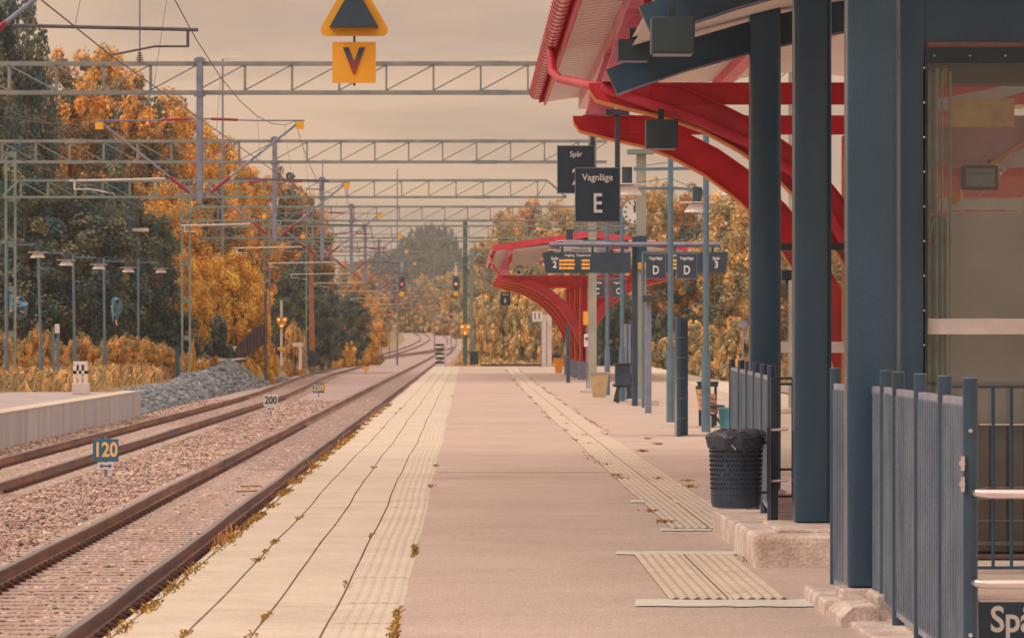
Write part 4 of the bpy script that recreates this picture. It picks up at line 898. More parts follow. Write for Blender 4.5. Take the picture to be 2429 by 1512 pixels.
# ------------------------------------------------------------------ overhead line gantries
ZB, ZT = 7.21, 7.86
def lattice_mast(b, X, Y, z0, z1, wd=0.36):
    for s_ in (-1, 1): b.box(X+s_*wd/2-0.045, X+s_*wd/2+0.045, Y-0.08, Y+0.08, z0, z1)
    z = z1
    while z > z0+0.3: b.box(X-wd/2+0.046, X+wd/2-0.046, Y-0.03, Y+0.03, z-0.22, z-0.001); z -= 1.75
def gantry(Y, xl, xr_, label, lmast=None, rmast=None, x0=-5.97, tracks=(-3.83, -8.15), detail=2, top=9.0, rslope=False, m=None):
    dz = float(rise(Y)); zb, zt = ZB+dz, ZT+dz; m = m or M_galv
    t = thing('catenary_gantry', label, 'overhead line gantry', (x0, Y, dz-0.8), 'steel gantries across the tracks')
    b = MB(); xe = xr_-0.75 if rslope else xr_
    for yo in (-0.2, 0.2):
        b.box(xl, xr_, Y+yo-0.035, Y+yo+0.035, zb-0.04, zb+0.04); b.box(xl+(0.7 if lmast is not None else 0), xe, Y+yo-0.035, Y+yo+0.035, zt-0.04, zt+0.04)
    if rslope: b.bar((xe, Y-0.2, zt), (xr_, Y-0.2, zb), 0.08, 0.07)
    if lmast is not None: b.bar((xl+0.7, Y-0.2, zt), (xl, Y-0.2, zb), 0.08, 0.07)
    x = xl+0.75; k = 0
    while x < xe-0.2:
        b.box(x-0.022, x+0.022, Y-0.215, Y-0.185, zb+0.04, zt-0.04)
        if detail > 1: b.box(x-0.018, x+0.018, Y+0.19, Y+0.21, zb+0.04, zt-0.04)
        x1 = min(x+1.06, xe)
        if x < -9: b.bar((x, Y-0.2, zt-0.04), (x1, Y-0.2, zb+0.04), 0.03, 0.03)
        else: b.bar((x, Y-0.2, zb+0.04), (x1, Y-0.2, zt-0.04), 0.03, 0.03)
        if detail > 1 and k % 2 == 0: b.bar((x, Y-0.2, zb), (x1, Y+0.2, zb), 0.03, 0.03)
        x = x1; k += 1
    for xx in (-12.2, 0.6):
        if xl < xx < xr_: b.box(xx-0.35, xx+0.35, Y-0.25, Y-0.236, zt-0.07, zt+0.05); b.box(xx-0.35, xx+0.35, Y-0.25, Y-0.236, zb-0.07, zb+0.05)
    b.build('beam', m, t)
    if lmast is not None:
        b = MB(); lattice_mast(b, lmast, Y+0.45, float(ground_z(lmast, Y))-0.1, top+dz); b.build('mast', M_galvg, t)
    if rmast is not None:
        b = MB(); zg = 0.0 if Y < 290 else -0.8+dz; b.box(rmast-0.115, rmast+0.115, Y+0.3, Y+0.5, zg, top-0.6+dz); b.box(rmast-0.13, rmast+0.13, Y+0.28, Y+0.298, zg, top-0.6+dz); b.build('mast', M_tan, t)
        if Y < 290: MB().box(rmast-0.4, rmast+0.4, Y+0.0, Y+0.8, 0, 0.12, 0.03).build('mast_footing', M_conc, t)
    if x0 is None: return t
    zd = 4.72+dz; r = 0.055
    b = MB(); b.box(x0-0.075, x0+0.075, Y-0.36, Y-0.24, zd+0.1, zt+0.13); b.box(x0-0.055, x0+0.055, Y-0.37, Y-0.361, zd, zt+0.1); b.box(x0-0.13, x0+0.13, Y-0.38, Y-0.23, zb-0.1, zb-0.05); b.box(x0-0.13, x0+0.13, Y-0.38, Y-0.23, zt+0.05, zt+0.1)
    b.build('drop_post', M_grey, t)
    for c in tracks:
        s_ = 1 if c > x0 else -1; cx_ = c+float(shift(Y)); yy_ = Y-0.3
        ap = (x0+s_*2.25, yy_, 6.55+dz)
        ar = MB(); ar.tube([(x0+s_*0.1, yy_, 4.85+dz), ap], 0.028, 7); ar.tube([(x0+s_*0.1, yy_, 6.61+dz), (x0+s_*1.2, yy_, 6.57+dz), (ap[0]+s_*0.1, yy_, ap[2]+0.02)], 0.018, 6)
        cant = ar.build('cantilever', M_grey, t, True)
        i_ = MB(); f0, f1 = 0.12, 0.34
        P = lambda f: (x0+s_*(0.1+f*2.15), yy_, 4.85+dz+f*1.7)
        for k in range(5): p_ = Vector(P(0.08))+(Vector(P(0.26))-Vector(P(0.08)))*(k/5); q_ = Vector(P(0.08))+(Vector(P(0.26))-Vector(P(0.08)))*((k+0.6)/5); i_.cyl(p_, q_, 0.05, n=10)
        i_.cyl(P(0.06), P(0.27), 0.035, n=8)
        i_.build('insulator', M_ins, cant, True); MB().cyl((x0+s_*0.25, yy_, 6.605+dz), (x0+s_*0.85, yy_, 6.585+dz), 0.032, n=8).build('insulator', M_ins, cant, True)
        # registration tube, steady arm and number plate
        ra = MB(); rx0 = x0+s_*0.78; rx1 = c+s_*0.75 if s_ > 0 else c-0.75
        ra.tube([(rx0, yy_, 5.27+dz), (rx1, yy_, 5.22+dz)], 0.022, 7); ra.cyl((rx1-s_*0.12, yy_, 5.22+dz), (rx1-s_*0.12, yy_, 5.02+dz), 0.018)
        st = -1 if Y % 2 < 1 else 1; stx = c+0.25*st
        ra.tube([(rx1-s_*0.12, yy_, 5.03+dz), (rx1-s_*0.5, yy_, 5.03+dz), (stx, yy_, 4.93+dz), (stx, yy_, 4.90+dz)], 0.013, 6)
        ra.build('steady_arm', M_pale if s_ < 0 else M_wire, cant, True)
        if detail: MB().box(ap[0]-0.09, ap[0]+0.09, yy_-0.08, yy_-0.06, ap[2]-0.18, ap[2]+0.0).build('number_plate', M_yel2, cant)
    return t
GAN = [54, 105, 146, 182, 218, 255, 295, 345, 405, 475, 560]
gantry(54, -19, 10.5, 'gantry nearest the camera holding the orange V sign', rmast=10.6, lmast=-19.2, x0=-5.97)
gantry(105, -19.5, 7.4, 'first steel lattice gantry across the whole picture behind the V plate', rmast=7.4, lmast=-19.6)
gantry(146, -19.5, 4.4, 'second lattice gantry with a white mast on the island platform', rmast=3.96, lmast=-19.6)
gantry(182, -18.1, 3.9, 'third lattice gantry with a pale lattice mast at the left edge', lmast=-17.8, x0=-5.6, tracks=(-3.83, -8.3), rslope=True, m=M_galvg)
gantry(218, -13.4, 8.0, 'fourth lattice gantry whose mast stands in front of the orange trees', lmast=-13.1, x0=-5.35, tracks=(-3.83, -8.5), top=8.85, m=M_galvg)
labs = ['fifth gantry in the row', 'sixth gantry in the row', 'seventh gantry in the row, by the green mast', 'eighth gantry far down the line', 'ninth gantry far down the line', 'last gantry before the yard']
for Y, lab, xl, xr_, lm in zip(GAN[5:], labs, (-16.5, -12.9, -15, -16, -18, -20), (9, 9, 8, 8, 8, 8), (None, -12.6, None, -15.8, None, -19)):
    gantry(Y, xl, xr_, lab+', thin against the trees', lmast=lm, x0=-5.5+float(shift(Y)), tracks=(-3.83+float(shift(Y))*0, -8.9-0.8*float(sm(300, 500, Y))), detail=1, top=9.0, m=M_galvg)
# insulator rods on top of gantries
for (x, Y, ln, lab) in ((333, 105, 3.0, 'thin upright rod with insulator on top of the first gantry'), (525, 146, 0.0, '')):
    if ln:
        X = (x-VX)*Y/FPX; t = thing('insulator_rod', lab, 'insulator', (X, Y, 7.9)); MB().cyl((X, Y-0.22, 7.9), (X, Y-0.22, 7.9+ln), 0.02).build('rod', M_grey, t)
        b = MB(); [b.cyl((X, Y-0.22, 7.92+0.05*k), (X, Y-0.22, 7.945+0.05*k), 0.085-0.012*k, n=10) for k in range(4)]; b.build('insulator', M_wire, t, True)
# running wires
def span_wires(cf, label1, label2, gy, y_end):
    pts = []; 
    for i, Y in enumerate(gy):
        st = -1 if Y % 2 < 1 else 1; pts.append((cf(Y)+0.25*st, Y-0.3, 4.92+float(rise(Y))))
    o = tag(MB().tube(pts, 0.0085, 5).build('contact_wire', M_wire, None, True), label1, 'wire')
    mp_ = []; t = thing('messenger_wire', label2, 'wire', (cf(gy[0]), gy[0], 6.5))
    b = MB(); top = []
    for i in range(len(gy)-1):
        a, c = gy[i], gy[i+1]
        for k in range(8):
            f = k/8; Y = a+(c-a)*f; z = 6.55+float(rise(Y))-4*f*(1-f)*0.85; top.append((cf(Y), Y-0.3, z))
            if k in (1, 3, 5, 7):
                zc = 4.92+float(rise(Y)); st0 = -1 if a % 2 < 1 else 1; st1 = -1 if c % 2 < 1 else 1
                MB().cyl((cf(Y), Y-0.3, z), (cf(Y)+0.25*(st0+(st1-st0)*f), Y-0.3, zc), 0.004, n=4).build('dropper', M_wire, t)
    b.tube(top, 0.008, 5); b.build('wire', M_wire, t, True)
GY = [14]+GAN
span_wires(lambda Y: float(t1c(Y)), 'thin contact wire over the nearest track, slanting down from the top left', 'sagging messenger wire with droppers over the nearest track', GY, 560)
span_wires(lambda Y: float(t2c(Y)), 'thin contact wire over the far left track', 'sagging messenger wire with droppers over the far left track', GY, 560)
b = MB(); b.tube([(-13.5, 40, 8.6), (-13.2, 75, 7.6), (-13, 105, 8.4), (-13, 125, 7.7), (-13, 146, 8.4), (-13, 164, 7.8), (-13, 182, 8.4)], 0.012, 5)
tag(b.build('feeder_wire', M_wire, None, True), 'loose feeder wire sagging across the dark trees at the left', 'wire')
# tall thin light masts
def light_mast(x, ytop, Y, label, hw=0.9, X=None):
    X = (x-VX)*Y/FPX; zt = CZ+(VY-ytop)*Y/FPX; zg = float(ground_z(X, Y)); t = thing('light_mast', label, 'light mast', (X, Y, zg), 'tall thin light masts')
    MB().cyl((X, Y, zg), (X, Y, zt), 0.09, 0.05, n=8).build('pole', M_grey, t); MB().box(X-0.05, X+hw, Y-0.1, Y+0.1, zt-0.02, zt+0.14, 0.02).build('lamp_head', M_lamp, t)
light_mast(528, 140, 259, 'tallest light mast with a flat head above the first gantry')
light_mast(765, 379, 440, 'tall light mast with a flat head left of the picture centre')
light_mast(942, 402, 452, 'slim tall light mast with a short curved head near the centre', 0.3)
light_mast(295, 548, 232, 'short grey light mast with a flat head in front of the dark trees', 1.2)
light_mast(1030, 566, 640, 'distant light mast in front of the blue grey wooded hill', 1.0)
light_mast(1310, 545, 520, 'distant thin light mast left of the letter E sign', 1.0)
# ------------------------------------------------------------------ lamp posts
def lamp_head(b_sh, b_kn, X, Y, z, r=0.27):
    prof = [(0.05, 0.20), (0.14, 0.17), (0.19, 0.13), (0.27, 0.0), (0.255, -0.01)]
    lathe(b_sh, [(a*r/0.27, c) for a, c in prof], X, Y, z, 16); b_kn.cyl((X, Y, z+0.20), (X, Y, z+0.50), 0.095, n=10); b_sh.cyl((X, Y, z+0.185), (X, Y, z+0.20), r*1.35, n=16)
def lamp_post(x, yb, yt, Y, label, arms, grp, lean=0.0, zarm=-0.06):
    X = (x-VX)*Y/FPX; zb_ = CZ-(yb-VY)*Y/FPX; zt = CZ+(VY-yt)*Y/FPX
    t = thing('platform_lamp', label, 'lamp post', (X, Y, zb_), grp)
    MB().tube([(X, Y, zb_-0.2), (X+lean*0.3, Y, zb_+1.4), (X+lean*0.3, Y, zb_+1.45)], 0.085, 12).build('post_sleeve', M_blue, t, True)
    MB().tube([(X+lean*0.3, Y, zb_+1.45), (X+lean, Y, zt)], 0.055, 12).build('post', M_blue, t, True)
    for L in arms:
        a = MB(); za = zt+zarm; a.bar((X+lean, Y, za-0.08), (X+lean+L, Y, za-0.10), 0.055, 0.055); a.cyl((X+lean, Y, za+0.12), (X+lean+L, Y, za-0.06), 0.008, n=5); ar = a.build('arm', M_blue, t)
        s1 = MB(); s2 = MB(); lamp_head(s1, s2, X+lean+L+(0.12 if L > 0 else -0.12), Y, za-0.56)
        s1.build('lamp_shade', M_lamp, ar, True); s2.build('lamp_holder', M_black, ar, True)
    return t
GL = 'lamp posts along the left platform'
lamp_post(16, 918, 570, 169, 'lamp post at the left edge, in front of the pale lattice mast', (1.0,), GL, 0.0)
lamp_post(99, 915, 590, 176, 'leaning lamp post, second from the left edge', (0.93,), GL, -0.13)
lamp_post(178, 890, 602, 192, 'lamp post directly behind the pale cabinet', (0.93,), GL, -0.08)
lamp_post(249, 885, 611, 202, 'lamp post fourth from the left, beside the blue tarpaulin', (0.93,), GL, -0.05)
lamp_post(328, 869, 615, 221, 'lamp post furthest right on the left bank', (0.95,), GL, 0.0)
GP = 'lamp posts on the island platform'
for (x, yb, yt, Y, lab) in ((1590, 1000, 372, 94, 'platform lamp post just left of the dark slatted screen'), (1674, 1020, 316, 84, 'thickest platform lamp post behind the bench, under the red arm'), (1440, 937, 520, 139.6, 'slim platform lamp post between the letter C signs'), (1475, 951, 490, 126, 'slim platform lamp post left of the black bench'), (1409, 925, 548, 153, 'slim lamp post next to the tan mast behind the middle canopy')):
    lamp_post(x, yb, yt, Y, lab, (-1.3, 0.42), GP, 0.0, -0.55)
# ------------------------------------------------------------------ tan mast with clock, departure display
t = thing('platform_mast', 'thick tan steel mast on a concrete foot in the middle of the platform', 'mast', (4.43, 118, 0))
b = MB(); b.box(4.31, 4.55, 118, 118.02, 0.1, 6.35); b.box(4.31, 4.55, 118.22, 118.24, 0.1, 6.35); b.box(4.41, 4.45, 118.02, 118.22, 0.1, 6.35); b.build('post', M_tan, t)
MB().box(4.08, 4.75, 117.8, 118.5, 6.35, 6.46).build('top_plate', M_galvg, t); MB().box(4.29, 4.57, 117.97, 118.26, 3.55, 4.28).build('collar', M_teal, t)
MB().box(4.1, 4.85, 117.5, 118.7, -0.02, 0.16, 0.04).build('footing', M_plinth, t)
for (px_, pw) in ((4.36, 0.10), ): MB().box(4.2, 4.56, 117.94, 117.96, D(0, 635, 118)[2]-0.03, D(0, 622, 118)[2]).build('orange_label', M_yel, t)
t = thing('platform_clock', 'round white platform clock partly behind the tan mast', 'clock', (4.3, 119.2, 4.88))
a = D(1505, 502, 119.2); cx, cz = a[0], a[2]
MB().cyl((cx, 119.2, cz), (cx, 119.45, cz), 0.33, n=32).build('clock_case', M_grey, t); MB().cyl((cx, 119.19, cz), (cx, 119.198, cz), 0.31, n=32).build('dial', M_wht, t)
b = MB()
for k in range(12):
    a_ = PI*2*k/12; b.bar((cx+0.22*math.sin(a_), 119.18, cz+0.22*math.cos(a_)), (cx+0.29*math.sin(a_), 119.18, cz+0.29*math.cos(a_)), 0.03, 0.01)
b.build('hour_marks', M_black, t); b = MB(); b.bar((cx, 119.17, cz-0.03), (cx+0.01, 119.17, cz+0.23), 0.025, 0.008); b.bar((cx, 119.17, cz), (cx-0.02, 119.17, cz+0.15), 0.035, 0.008); b.build('hands', M_black, t)
MB().box(cx, 4.43, 119.3, 119.35, cz-0.03, cz+0.03).build('arm', M_teal, t)
Yd = 116.5
t = thing('departure_display', 'wide dark departure display with amber rows hung from a thick tube', 'departure display', D(1505, 590, Yd))
a = D(1302, 580, Yd+0.2); c = D(1708, 580, Yd+0.2)
MB().cyl(a, c, 0.062, n=16).build('carrier_tube', M_grey, t, True)
px_ = D(1505, 0, Yd+0.5)[0]; MB().box(px_-0.07, px_+0.07, Yd+0.3, Yd+0.44, 0, D(0, 560, Yd)[2], 0.01).build('post', M_teal2, t)
for (x0, x1, sk, num, lab) in ((1286, 1496, 1, '2', 'left'), (1533, 1727, -1, '3', 'right')):
    a = D(x0, 647, Yd); c = D(x1, 598, Yd); b = MB()
    k0, k1 = (0.09, 0) if sk > 0 else (0, -0.09)
    b.prism([(a[0]+k0, a[2]), (c[0]+k1, a[2]), (c[0], c[2]), (a[0], c[2])], Yd, Yd+0.28); bo = b.build('display_case', M_sign, t)
    nx_ = a[0]+0.31 if sk > 0 else c[0]-0.30
    text('heading', 'Spår', 0.105, (nx_, Yd-0.006, c[2]-0.155), M_wht, bo, 0.002); text('numeral', num, 0.23, (nx_, Yd-0.006, c[2]-0.315), M_wht, bo, 0.006, sx=0.85)
    text('heading', 'Avgång  Departure', 0.085, (a[0]+0.88, Yd-0.006, c[2]-0.075), M_wht, bo, 0.001)
    for r in range(3):
        z = c[2]-0.205-0.094*r; 
        words = (('Stockholm C', '16:42'), ('Uppsala C', '16:58'), ('Arboga', '17:12')) if 0 else None
        lb_ = MB(); xs_ = a[0]+0.42 if sk > 0 else a[0]+0.1
        # rows of amber LED characters, too small to read
        q = xs_
        for (q0, q1) in ((xs_, xs_+0.37), (xs_+0.56, xs_+0.75)):
            q = q0
            while q < q1: wq = R.uniform(0.018, 0.03); lb_.box(q, q+wq, Yd-0.006, Yd-0.002, z-0.03, z+R.choice([0.022, 0.03])); q += wq+0.006
        lb_.build('led_row', M_led, bo)
for x in (1333, 1405, 1440, 1475, 1600, 1690): a = D(x, 600, Yd+0.2); MB().box(a[0]-0.03, a[0]+0.03, Yd+0.15, Yd+0.22, a[2]-0.02, a[2]+0.17).build('hanger', M_teal2, t)
# ------------------------------------------------------------------ platform furniture further down
def pole_box(name, x0, y0, x1, y1, Y, dp, m, label, cat, bev=0.01, extra=None):
    a = D(x0, y1, Y); c = D(x1, y0, Y); t = thing(name, label, cat, ((a[0]+c[0])/2, Y, max(0, a[2])))
    MB().box(a[0], c[0], Y, Y+dp, 0.0 if abs(a[2]) < 0.25 else a[2], c[2], bev).build('body', m, t)
    return t
t = thing('slatted_screen', 'tall dark slatted screen of three upright panels seen edge on', 'screen', D(1620, 1035, 80))
for (x0, x1, dy) in ((1605, 1614, 0.0), (1616, 1623, 0.5), (1626, 1638, 1.0)):
    a = D(x0, 1035, 80); c = D(x1, 752, 80); p = MB().box(a[0], c[0], 80+dy, 80.9+dy, 0.0, c[2], 0.006).build('panel', M_teal, t)
    b = MB(); [b.cyl((a[0]+0.02, 79.985+dy, z), (a[0]+0.02, 79.999+dy, z), 0.008, n=6) for z in np.arange(0.3, c[2], 0.35)]; b.build('bolt', M_inox, p)
def bench(x, yb, Y, label, col, flip=1):
    X = (x-VX)*Y/FPX; t = thing('bench', label, 'bench', (X, Y, 0), 'platform benches')
    fr = MB()
    for dy in (0.0, 1.5):
        fr.bar((X-0.22, Y+dy, 0), (X-0.12, Y+dy, 0.44), 0.05, 0.06); fr.bar((X+0.2, Y+dy, 0), (X+0.12, Y+dy, 0.44), 0.05, 0.06); fr.bar((X-0.26, Y+dy, 0.43), (X+0.2, Y+dy, 0.41), 0.05, 0.06); fr.bar((X+0.14*flip, Y+dy, 0.42), (X+0.30*flip, Y+dy, 0.95), 0.05, 0.06)
    fr.build('frame', M_black, t)
    for k in range(4): MB().box(X-0.26+0.115*k, X-0.17+0.115*k, Y-0.1, Y+1.6, 0.45, 0.48).build('seat_slat', col, t)
    for k in range(4):
        z = 0.55+0.105*k; xx = X+flip*(0.16+0.035*k); MB().box(xx-0.025, xx+0.01, Y-0.1, Y+1.6, z, z+0.09).build('back_slat', col, t)
    return t
t = thing('bench', 'bench with two orange wooden seat backs behind the round litter bin', 'bench', D(1690, 1010, 88), 'platform benches')
for yy0, P_ in ((88.0, [(1653,922),(1673,925),(1682,974),(1662,972)]), (88.9, [(1677,931),(1696,934),(1703,981),(1685,977)])):
    q_ = [D(x, y, yy0) for x, y in P_]; bk = MB().prism([(p[0], p[2]) for p in q_], yy0, yy0+0.75).build('seat_back', M_slat, t)
    gp = MB()
    for f in (0.25, 0.5, 0.75): gp.bar((q_[0][0]+(q_[3][0]-q_[0][0])*f, yy0-0.004, q_[0][2]+(q_[3][2]-q_[0][2])*f), (q_[1][0]+(q_[2][0]-q_[1][0])*f, yy0-0.004, q_[1][2]+(q_[2][2]-q_[1][2])*f), 0.012, 0.006)
    gp.build('slat_gap', M_black, bk)
    MB().tube([D(1652, 915, yy0+0.3), D(1668, 978, yy0+0.3), D(1695, 985, yy0+0.3), D(1712, 1008, yy0+0.3), D(1712, 1014, yy0+0.3)], 0.028, 8).build('frame', M_black, t, True); MB().tube([D(1690, 983, yy0+0.3), D(1690, 1014, yy0+0.3)], 0.03, 8).build('leg', M_black, t, True)
q_ = D(1664, 0, 88.4)[0]; MB().box(q_, q_+0.42, 88.1, 89.6, 0.38, 0.42).build('seat', M_black, t)
t = thing('timetable_cabinet', 'dark box cabinet above the orange bench', 'cabinet', D(1678, 1020, 90)); a = D(1655, 1000, 90); c = D(1703, 908, 90)
MB().box(a[0], c[0], 90, 90.3, 0.75, c[2], 0.01).build('box', M_sign, t); MB().box(a[0]-0.01, c[0]+0.01, 89.98, 90.32, c[2], c[2]+0.03).build('lid', M_black, t); b = MB(); [b.box(x, x+0.05, 90.1, 90.15, 0, 0.75) for x in (a[0]+0.02, c[0]-0.07)]; b.build('leg', M_black, t)
t = thing('turquoise_bin', 'turquoise plastic bin partly hidden by the fence behind the bench', 'bin', D(1720, 1015, 82)); X = D(1722, 0, 82)[0]; lathe(MB(), [(0.0, 0), (0.10, 0), (0.14, 0.42), (0.16, 0.44), (0.15, 0.47), (0.0, 0.48)], X, 82, 0, 20).build('body', M_teal_bin, t, True)
bench(1480, 955, 124, 'black bench facing the right hand track by the slim lamp post', M_black, 1)
t = thing('black_bin', 'black litter bin standing in front of the black bench', 'litter bin', D(1477, 950, 123)); X = D(1477, 0, 122.5)[0]
MB().box(X-0.21, X+0.19, 122.3, 122.7, 0.45, 1.0, 0.03).build('body', M_bin, t); MB().box(X-0.23, X+0.21, 122.28, 122.72, 1.0, 1.05, 0.01).build('lid', M_black, t)
for s_ in (-0.17, 0.10): MB().box(X+s_, X+s_+0.07, 122.4, 122.5, 0, 0.45).build('leg', M_black, t)
t = thing('planter_tub', 'tapered tan concrete tub beside the red columns', 'tub', D(1421, 940, 134)); X = D(1421, 0, 134)[0]
b = MB(); b.add([(X-0.18, 134, 0), (X+0.18, 134, 0), (X+0.18, 134.4, 0), (X-0.18, 134.4, 0), (X-0.27, 133.9, 0.68), (X+0.27, 133.9, 0.68), (X+0.27, 134.5, 0.68), (X-0.27, 134.5, 0.68)], [(0, 3, 2, 1), (4, 5, 6, 7), (0, 1, 5, 4), (1, 2, 6, 5), (2, 3, 7, 6), (3, 0, 4, 7)]); b.build('tub', mat('tan_tub', V(196,154,106), V(170,130,92), 4.0, 0.85), t)
MB().box(X-0.29, X+0.29, 133.88, 134.52, 0.68, 0.73).build('rim', M_tan, t)
t = thing('planter_tub', 'small orange tub with a dark lid near the platform end', 'tub', D(1325, 880, 231)); X = D(1325, 0, 231)[0]
b = MB(); b.add([(X-0.15, 231, 0), (X+0.15, 231, 0), (X+0.15, 231.4, 0), (X-0.15, 231.4, 0), (X-0.27, 230.9, 0.75), (X+0.27, 230.9, 0.75), (X+0.27, 231.5, 0.75), (X-0.27, 231.5, 0.75)], [(0, 3, 2, 1), (4, 5, 6, 7), (0, 1, 5, 4), (1, 2, 6, 5), (2, 3, 7, 6), (3, 0, 4, 7)]); b.build('tub', M_orv, t)
MB().box(X-0.32, X+0.1, 230.9, 231.4, 0.76, 0.95, 0.03).build('lid', M_black, t)
pole_box('info_pillar', 1343, 770, 1352, 905, 180, 0.5, M_teal, 'slim dark green information pillar left of the red columns', 'pillar')
t = pole_box('grey_sign_post', 1530, 720, 1545, 979, 105.6, 0.2, M_grey, 'flat grey metal post right of the tan mast', 'post')
a = D(1524, 716, 105.5); c = D(1549, 700, 105.5); MB().box(a[0], c[0], 105.4, 105.9, a[2], c[2], 0.01).build('camera_box', M_sign, t)
t = thing('info_board', 'grey slatted notice board seen edge on behind the black bench', 'notice board', D(1495, 940, 119)); 
for x0, x1 in ((1481, 1487), (1489, 1496), (1498, 1503)): a = D(x0, 0, 130); c = D(x1, 768, 130); MB().box(a[0], c[0], 130, 131.2, 0, c[2]).build('panel', M_grey, t)
t = pole_box('concrete_pier', 1285, 745, 1308, 869, 288, 0.8, M_conc, 'pale concrete pier standing at the far platform end', 'pier')
t = thing('ticket_reader', 'small white ticket reader on the tan mast by the red columns', 'ticket reader', D(1391, 810, 158)); a = D(1385, 822, 158); c = D(1399, 792, 158); MB().box(a[0], c[0], 158, 158.2, a[2], c[2], 0.03).build('case', M_pale, t); MB().box(a[0]+0.03, c[0]-0.03, 157.98, 157.998, (a[2]+c[2])/2+0.03, (a[2]+c[2])/2+0.09).build('screen', M_black, t)
MB().box(a[0]+0.07, a[0]+0.12, 158.05, 158.1, 0, a[2]).build('stand', M_grey, t)
t = thing('yellow_notice', 'plain yellow notice plate beside the red columns', 'notice', D(1391, 755, 160)); a = D(1383, 770, 160); c = D(1399, 738, 160); MB().box(a[0], c[0], 160, 160.03, a[2], c[2]).build('plate', M_yel, t); MB().box(a[0]+0.1, a[0]+0.13, 160.04, 160.07, 0, c[2]).build('post', M_grey, t)
t = thing('round_mirror', 'round pale mirror plate at the right beside the furthest dark pillar', 'mirror', D(1760, 765, 140)); a = D(1862-100, 798-30, 140); MB().cyl((a[0], 140, a[2]), (a[0], 140.04, a[2]), 0.12, n=20).build('disc', M_grey, t); MB().cyl((a[0], 140.07, 0), (a[0], 140.07, a[2]), 0.03).build('post', M_grey, t)
# ------------------------------------------------------------------ things near and beyond the platform end
t = thing('louvre_board', 'stack of five dark louvres on a pale post at the platform end', 'louvre board', D(1043, 862, 289)); 
for k in range(5):
    a = D(1032, 862-k*10.5, 289); c = D(1053, 862-k*10.5, 289); MB().box(a[0], c[0], 289, 289.25, a[2]-0.0, a[2]+0.14, 0.04).build('louvre', M_black, t)
a = D(1056, 862, 289); MB().box(a[0]-0.06, a[0]+0.06, 289.3, 289.4, -0.9, D(0, 812, 289)[2]).build('post', M_pale, t)
t = thing('steel_mast', 'thick green painted mast at the platform end carrying amber lights', 'mast', D(1103, 860, 345)); X = D(1103, 0, 345)[0]; zt = D(0, 520, 345)[2]
MB().box(X-0.16, X+0.16, 345, 345.3, -0.9, zt).build('post', M_green, t)
t = thing('steel_mast', 'grey green mast right behind the thick green one', 'mast', D(1117, 860, 352)); X = D(1118, 0, 352)[0]; MB().box(X-0.14, X+0.14, 352, 352.3, -0.9, D(0, 590, 352)[2]).build('post', M_galvg, t)
MB().box(X-0.1, X+0.5, 351, 352, -0.9, D(0, 832, 352)[2], 0.1).build('relay_box', M_black, t)
def tri_signal(x, y, Y, label, wpx, post=None):
    a = D(x, y, Y); s_ = FPX/Y; hw = wpx/2/s_; t = thing('amber_signal', label, 'signal', a, 'amber three light signals')
    pl = MB(); 
    out = []
    for (cx_, cz_, a0) in ((a[0], a[2]-hw*0.85, 180+30), (a[0]+hw*0.62, a[2]+hw*0.35, -30), (a[0]-hw*0.62, a[2]+hw*0.35, 90)):
        for k in range(7): q = math.radians(a0+120*k/6); out.append((cx_+hw*0.42*math.cos(q), cz_+hw*0.42*math.sin(q)))
    pl.prism(out, Y-0.06, Y-0.02); pl.build('back_board', M_yel, t)
    for (dx, dz_) in ((0, -hw*0.75), (hw*0.52, hw*0.32), (-hw*0.52, hw*0.32)):
        MB().cyl((a[0]+dx, Y-0.10, a[2]+dz_), (a[0]+dx, Y-0.065, a[2]+dz_), hw*0.34, n=14).build('lens_hood', M_ins, t); MB().cyl((a[0]+dx, Y-0.11, a[2]+dz_), (a[0]+dx, Y-0.102, a[2]+dz_), hw*0.24, n=12).build('lens', M_orl, t)
    if post: p0 = D(post[0], post[2], Y); p1 = D(post[0], post[1], Y); MB().box(p0[0]-0.08, p0[0]+0.08, Y, Y+0.12, p0[2]-0.4, p1[2]).build('post', M_pale, t); 
    if post: q = D(post[0], 826, Y); MB().box(q[0]-0.25, q[0]+0.25, Y-0.1, Y, q[2]-0.1, q[2]+0.1).build('plate', M_yel2, t)
tri_signal(668, 762, 300, 'three amber lights in a heart shaped board on a white post beside the rock heap', 27, (667, 712, 852))
tri_signal(1103, 779, 344.8, 'three amber lights in a heart shaped board on the thick green mast', 27)
def signal(x, y0, y1, Y, label, hang, red, plate=True, wpx=12, post=True, z_lit=0.45):
    a = D(x, y1, Y); c = D(x, y0, Y); s_ = FPX/Y; hw = wpx/2/s_; t = thing('track_signal', label, 'signal', (a[0], Y, a[2]), 'red track signals'); b = MB(); o_ = []
    for k in range(9): q = PI*k/8; o_.append((a[0]+hw*math.cos(q), c[2]-hw+hw*math.sin(q)))
    for k in range(9): q = PI+PI*k/8; o_.append((a[0]+hw*math.cos(q), a[2]+hw+hw*math.sin(q)))
    b.prism(o_, Y, Y+0.15); b.build('signal_head', M_black, t)
    zc = a[2]+(c[2]-a[2])*z_lit; MB().cyl((a[0], Y-0.05, zc), (a[0], Y-0.002, zc), hw*0.55, n=12).build('red_light', red, t)
    if plate: MB().box(a[0]-hw*0.9, a[0]+hw*0.9, Y+0.02, Y+0.05, a[2]-hw*2.1, a[2]-hw*0.4).build('plate', M_yel2, t)
    if hang: MB().box(a[0]-0.07, a[0]+0.07, Y+0.16, Y+0.3, c[2]-0.1, c[2]+1.2).build('hanger', M_pale, t); MB().box(a[0]-hw*1.5, a[0]+hw*1.5, Y+0.2, Y+0.28, a[2]-0.3, c[2]+0.05).build('cage', M_galvg, t)
    elif post: MB().box(a[0]-0.07, a[0]+0.07, Y+0.16, Y+0.3, float(ground_z(a[0], Y))-0.3, a[2]+0.3).build('post', M_grey, t)
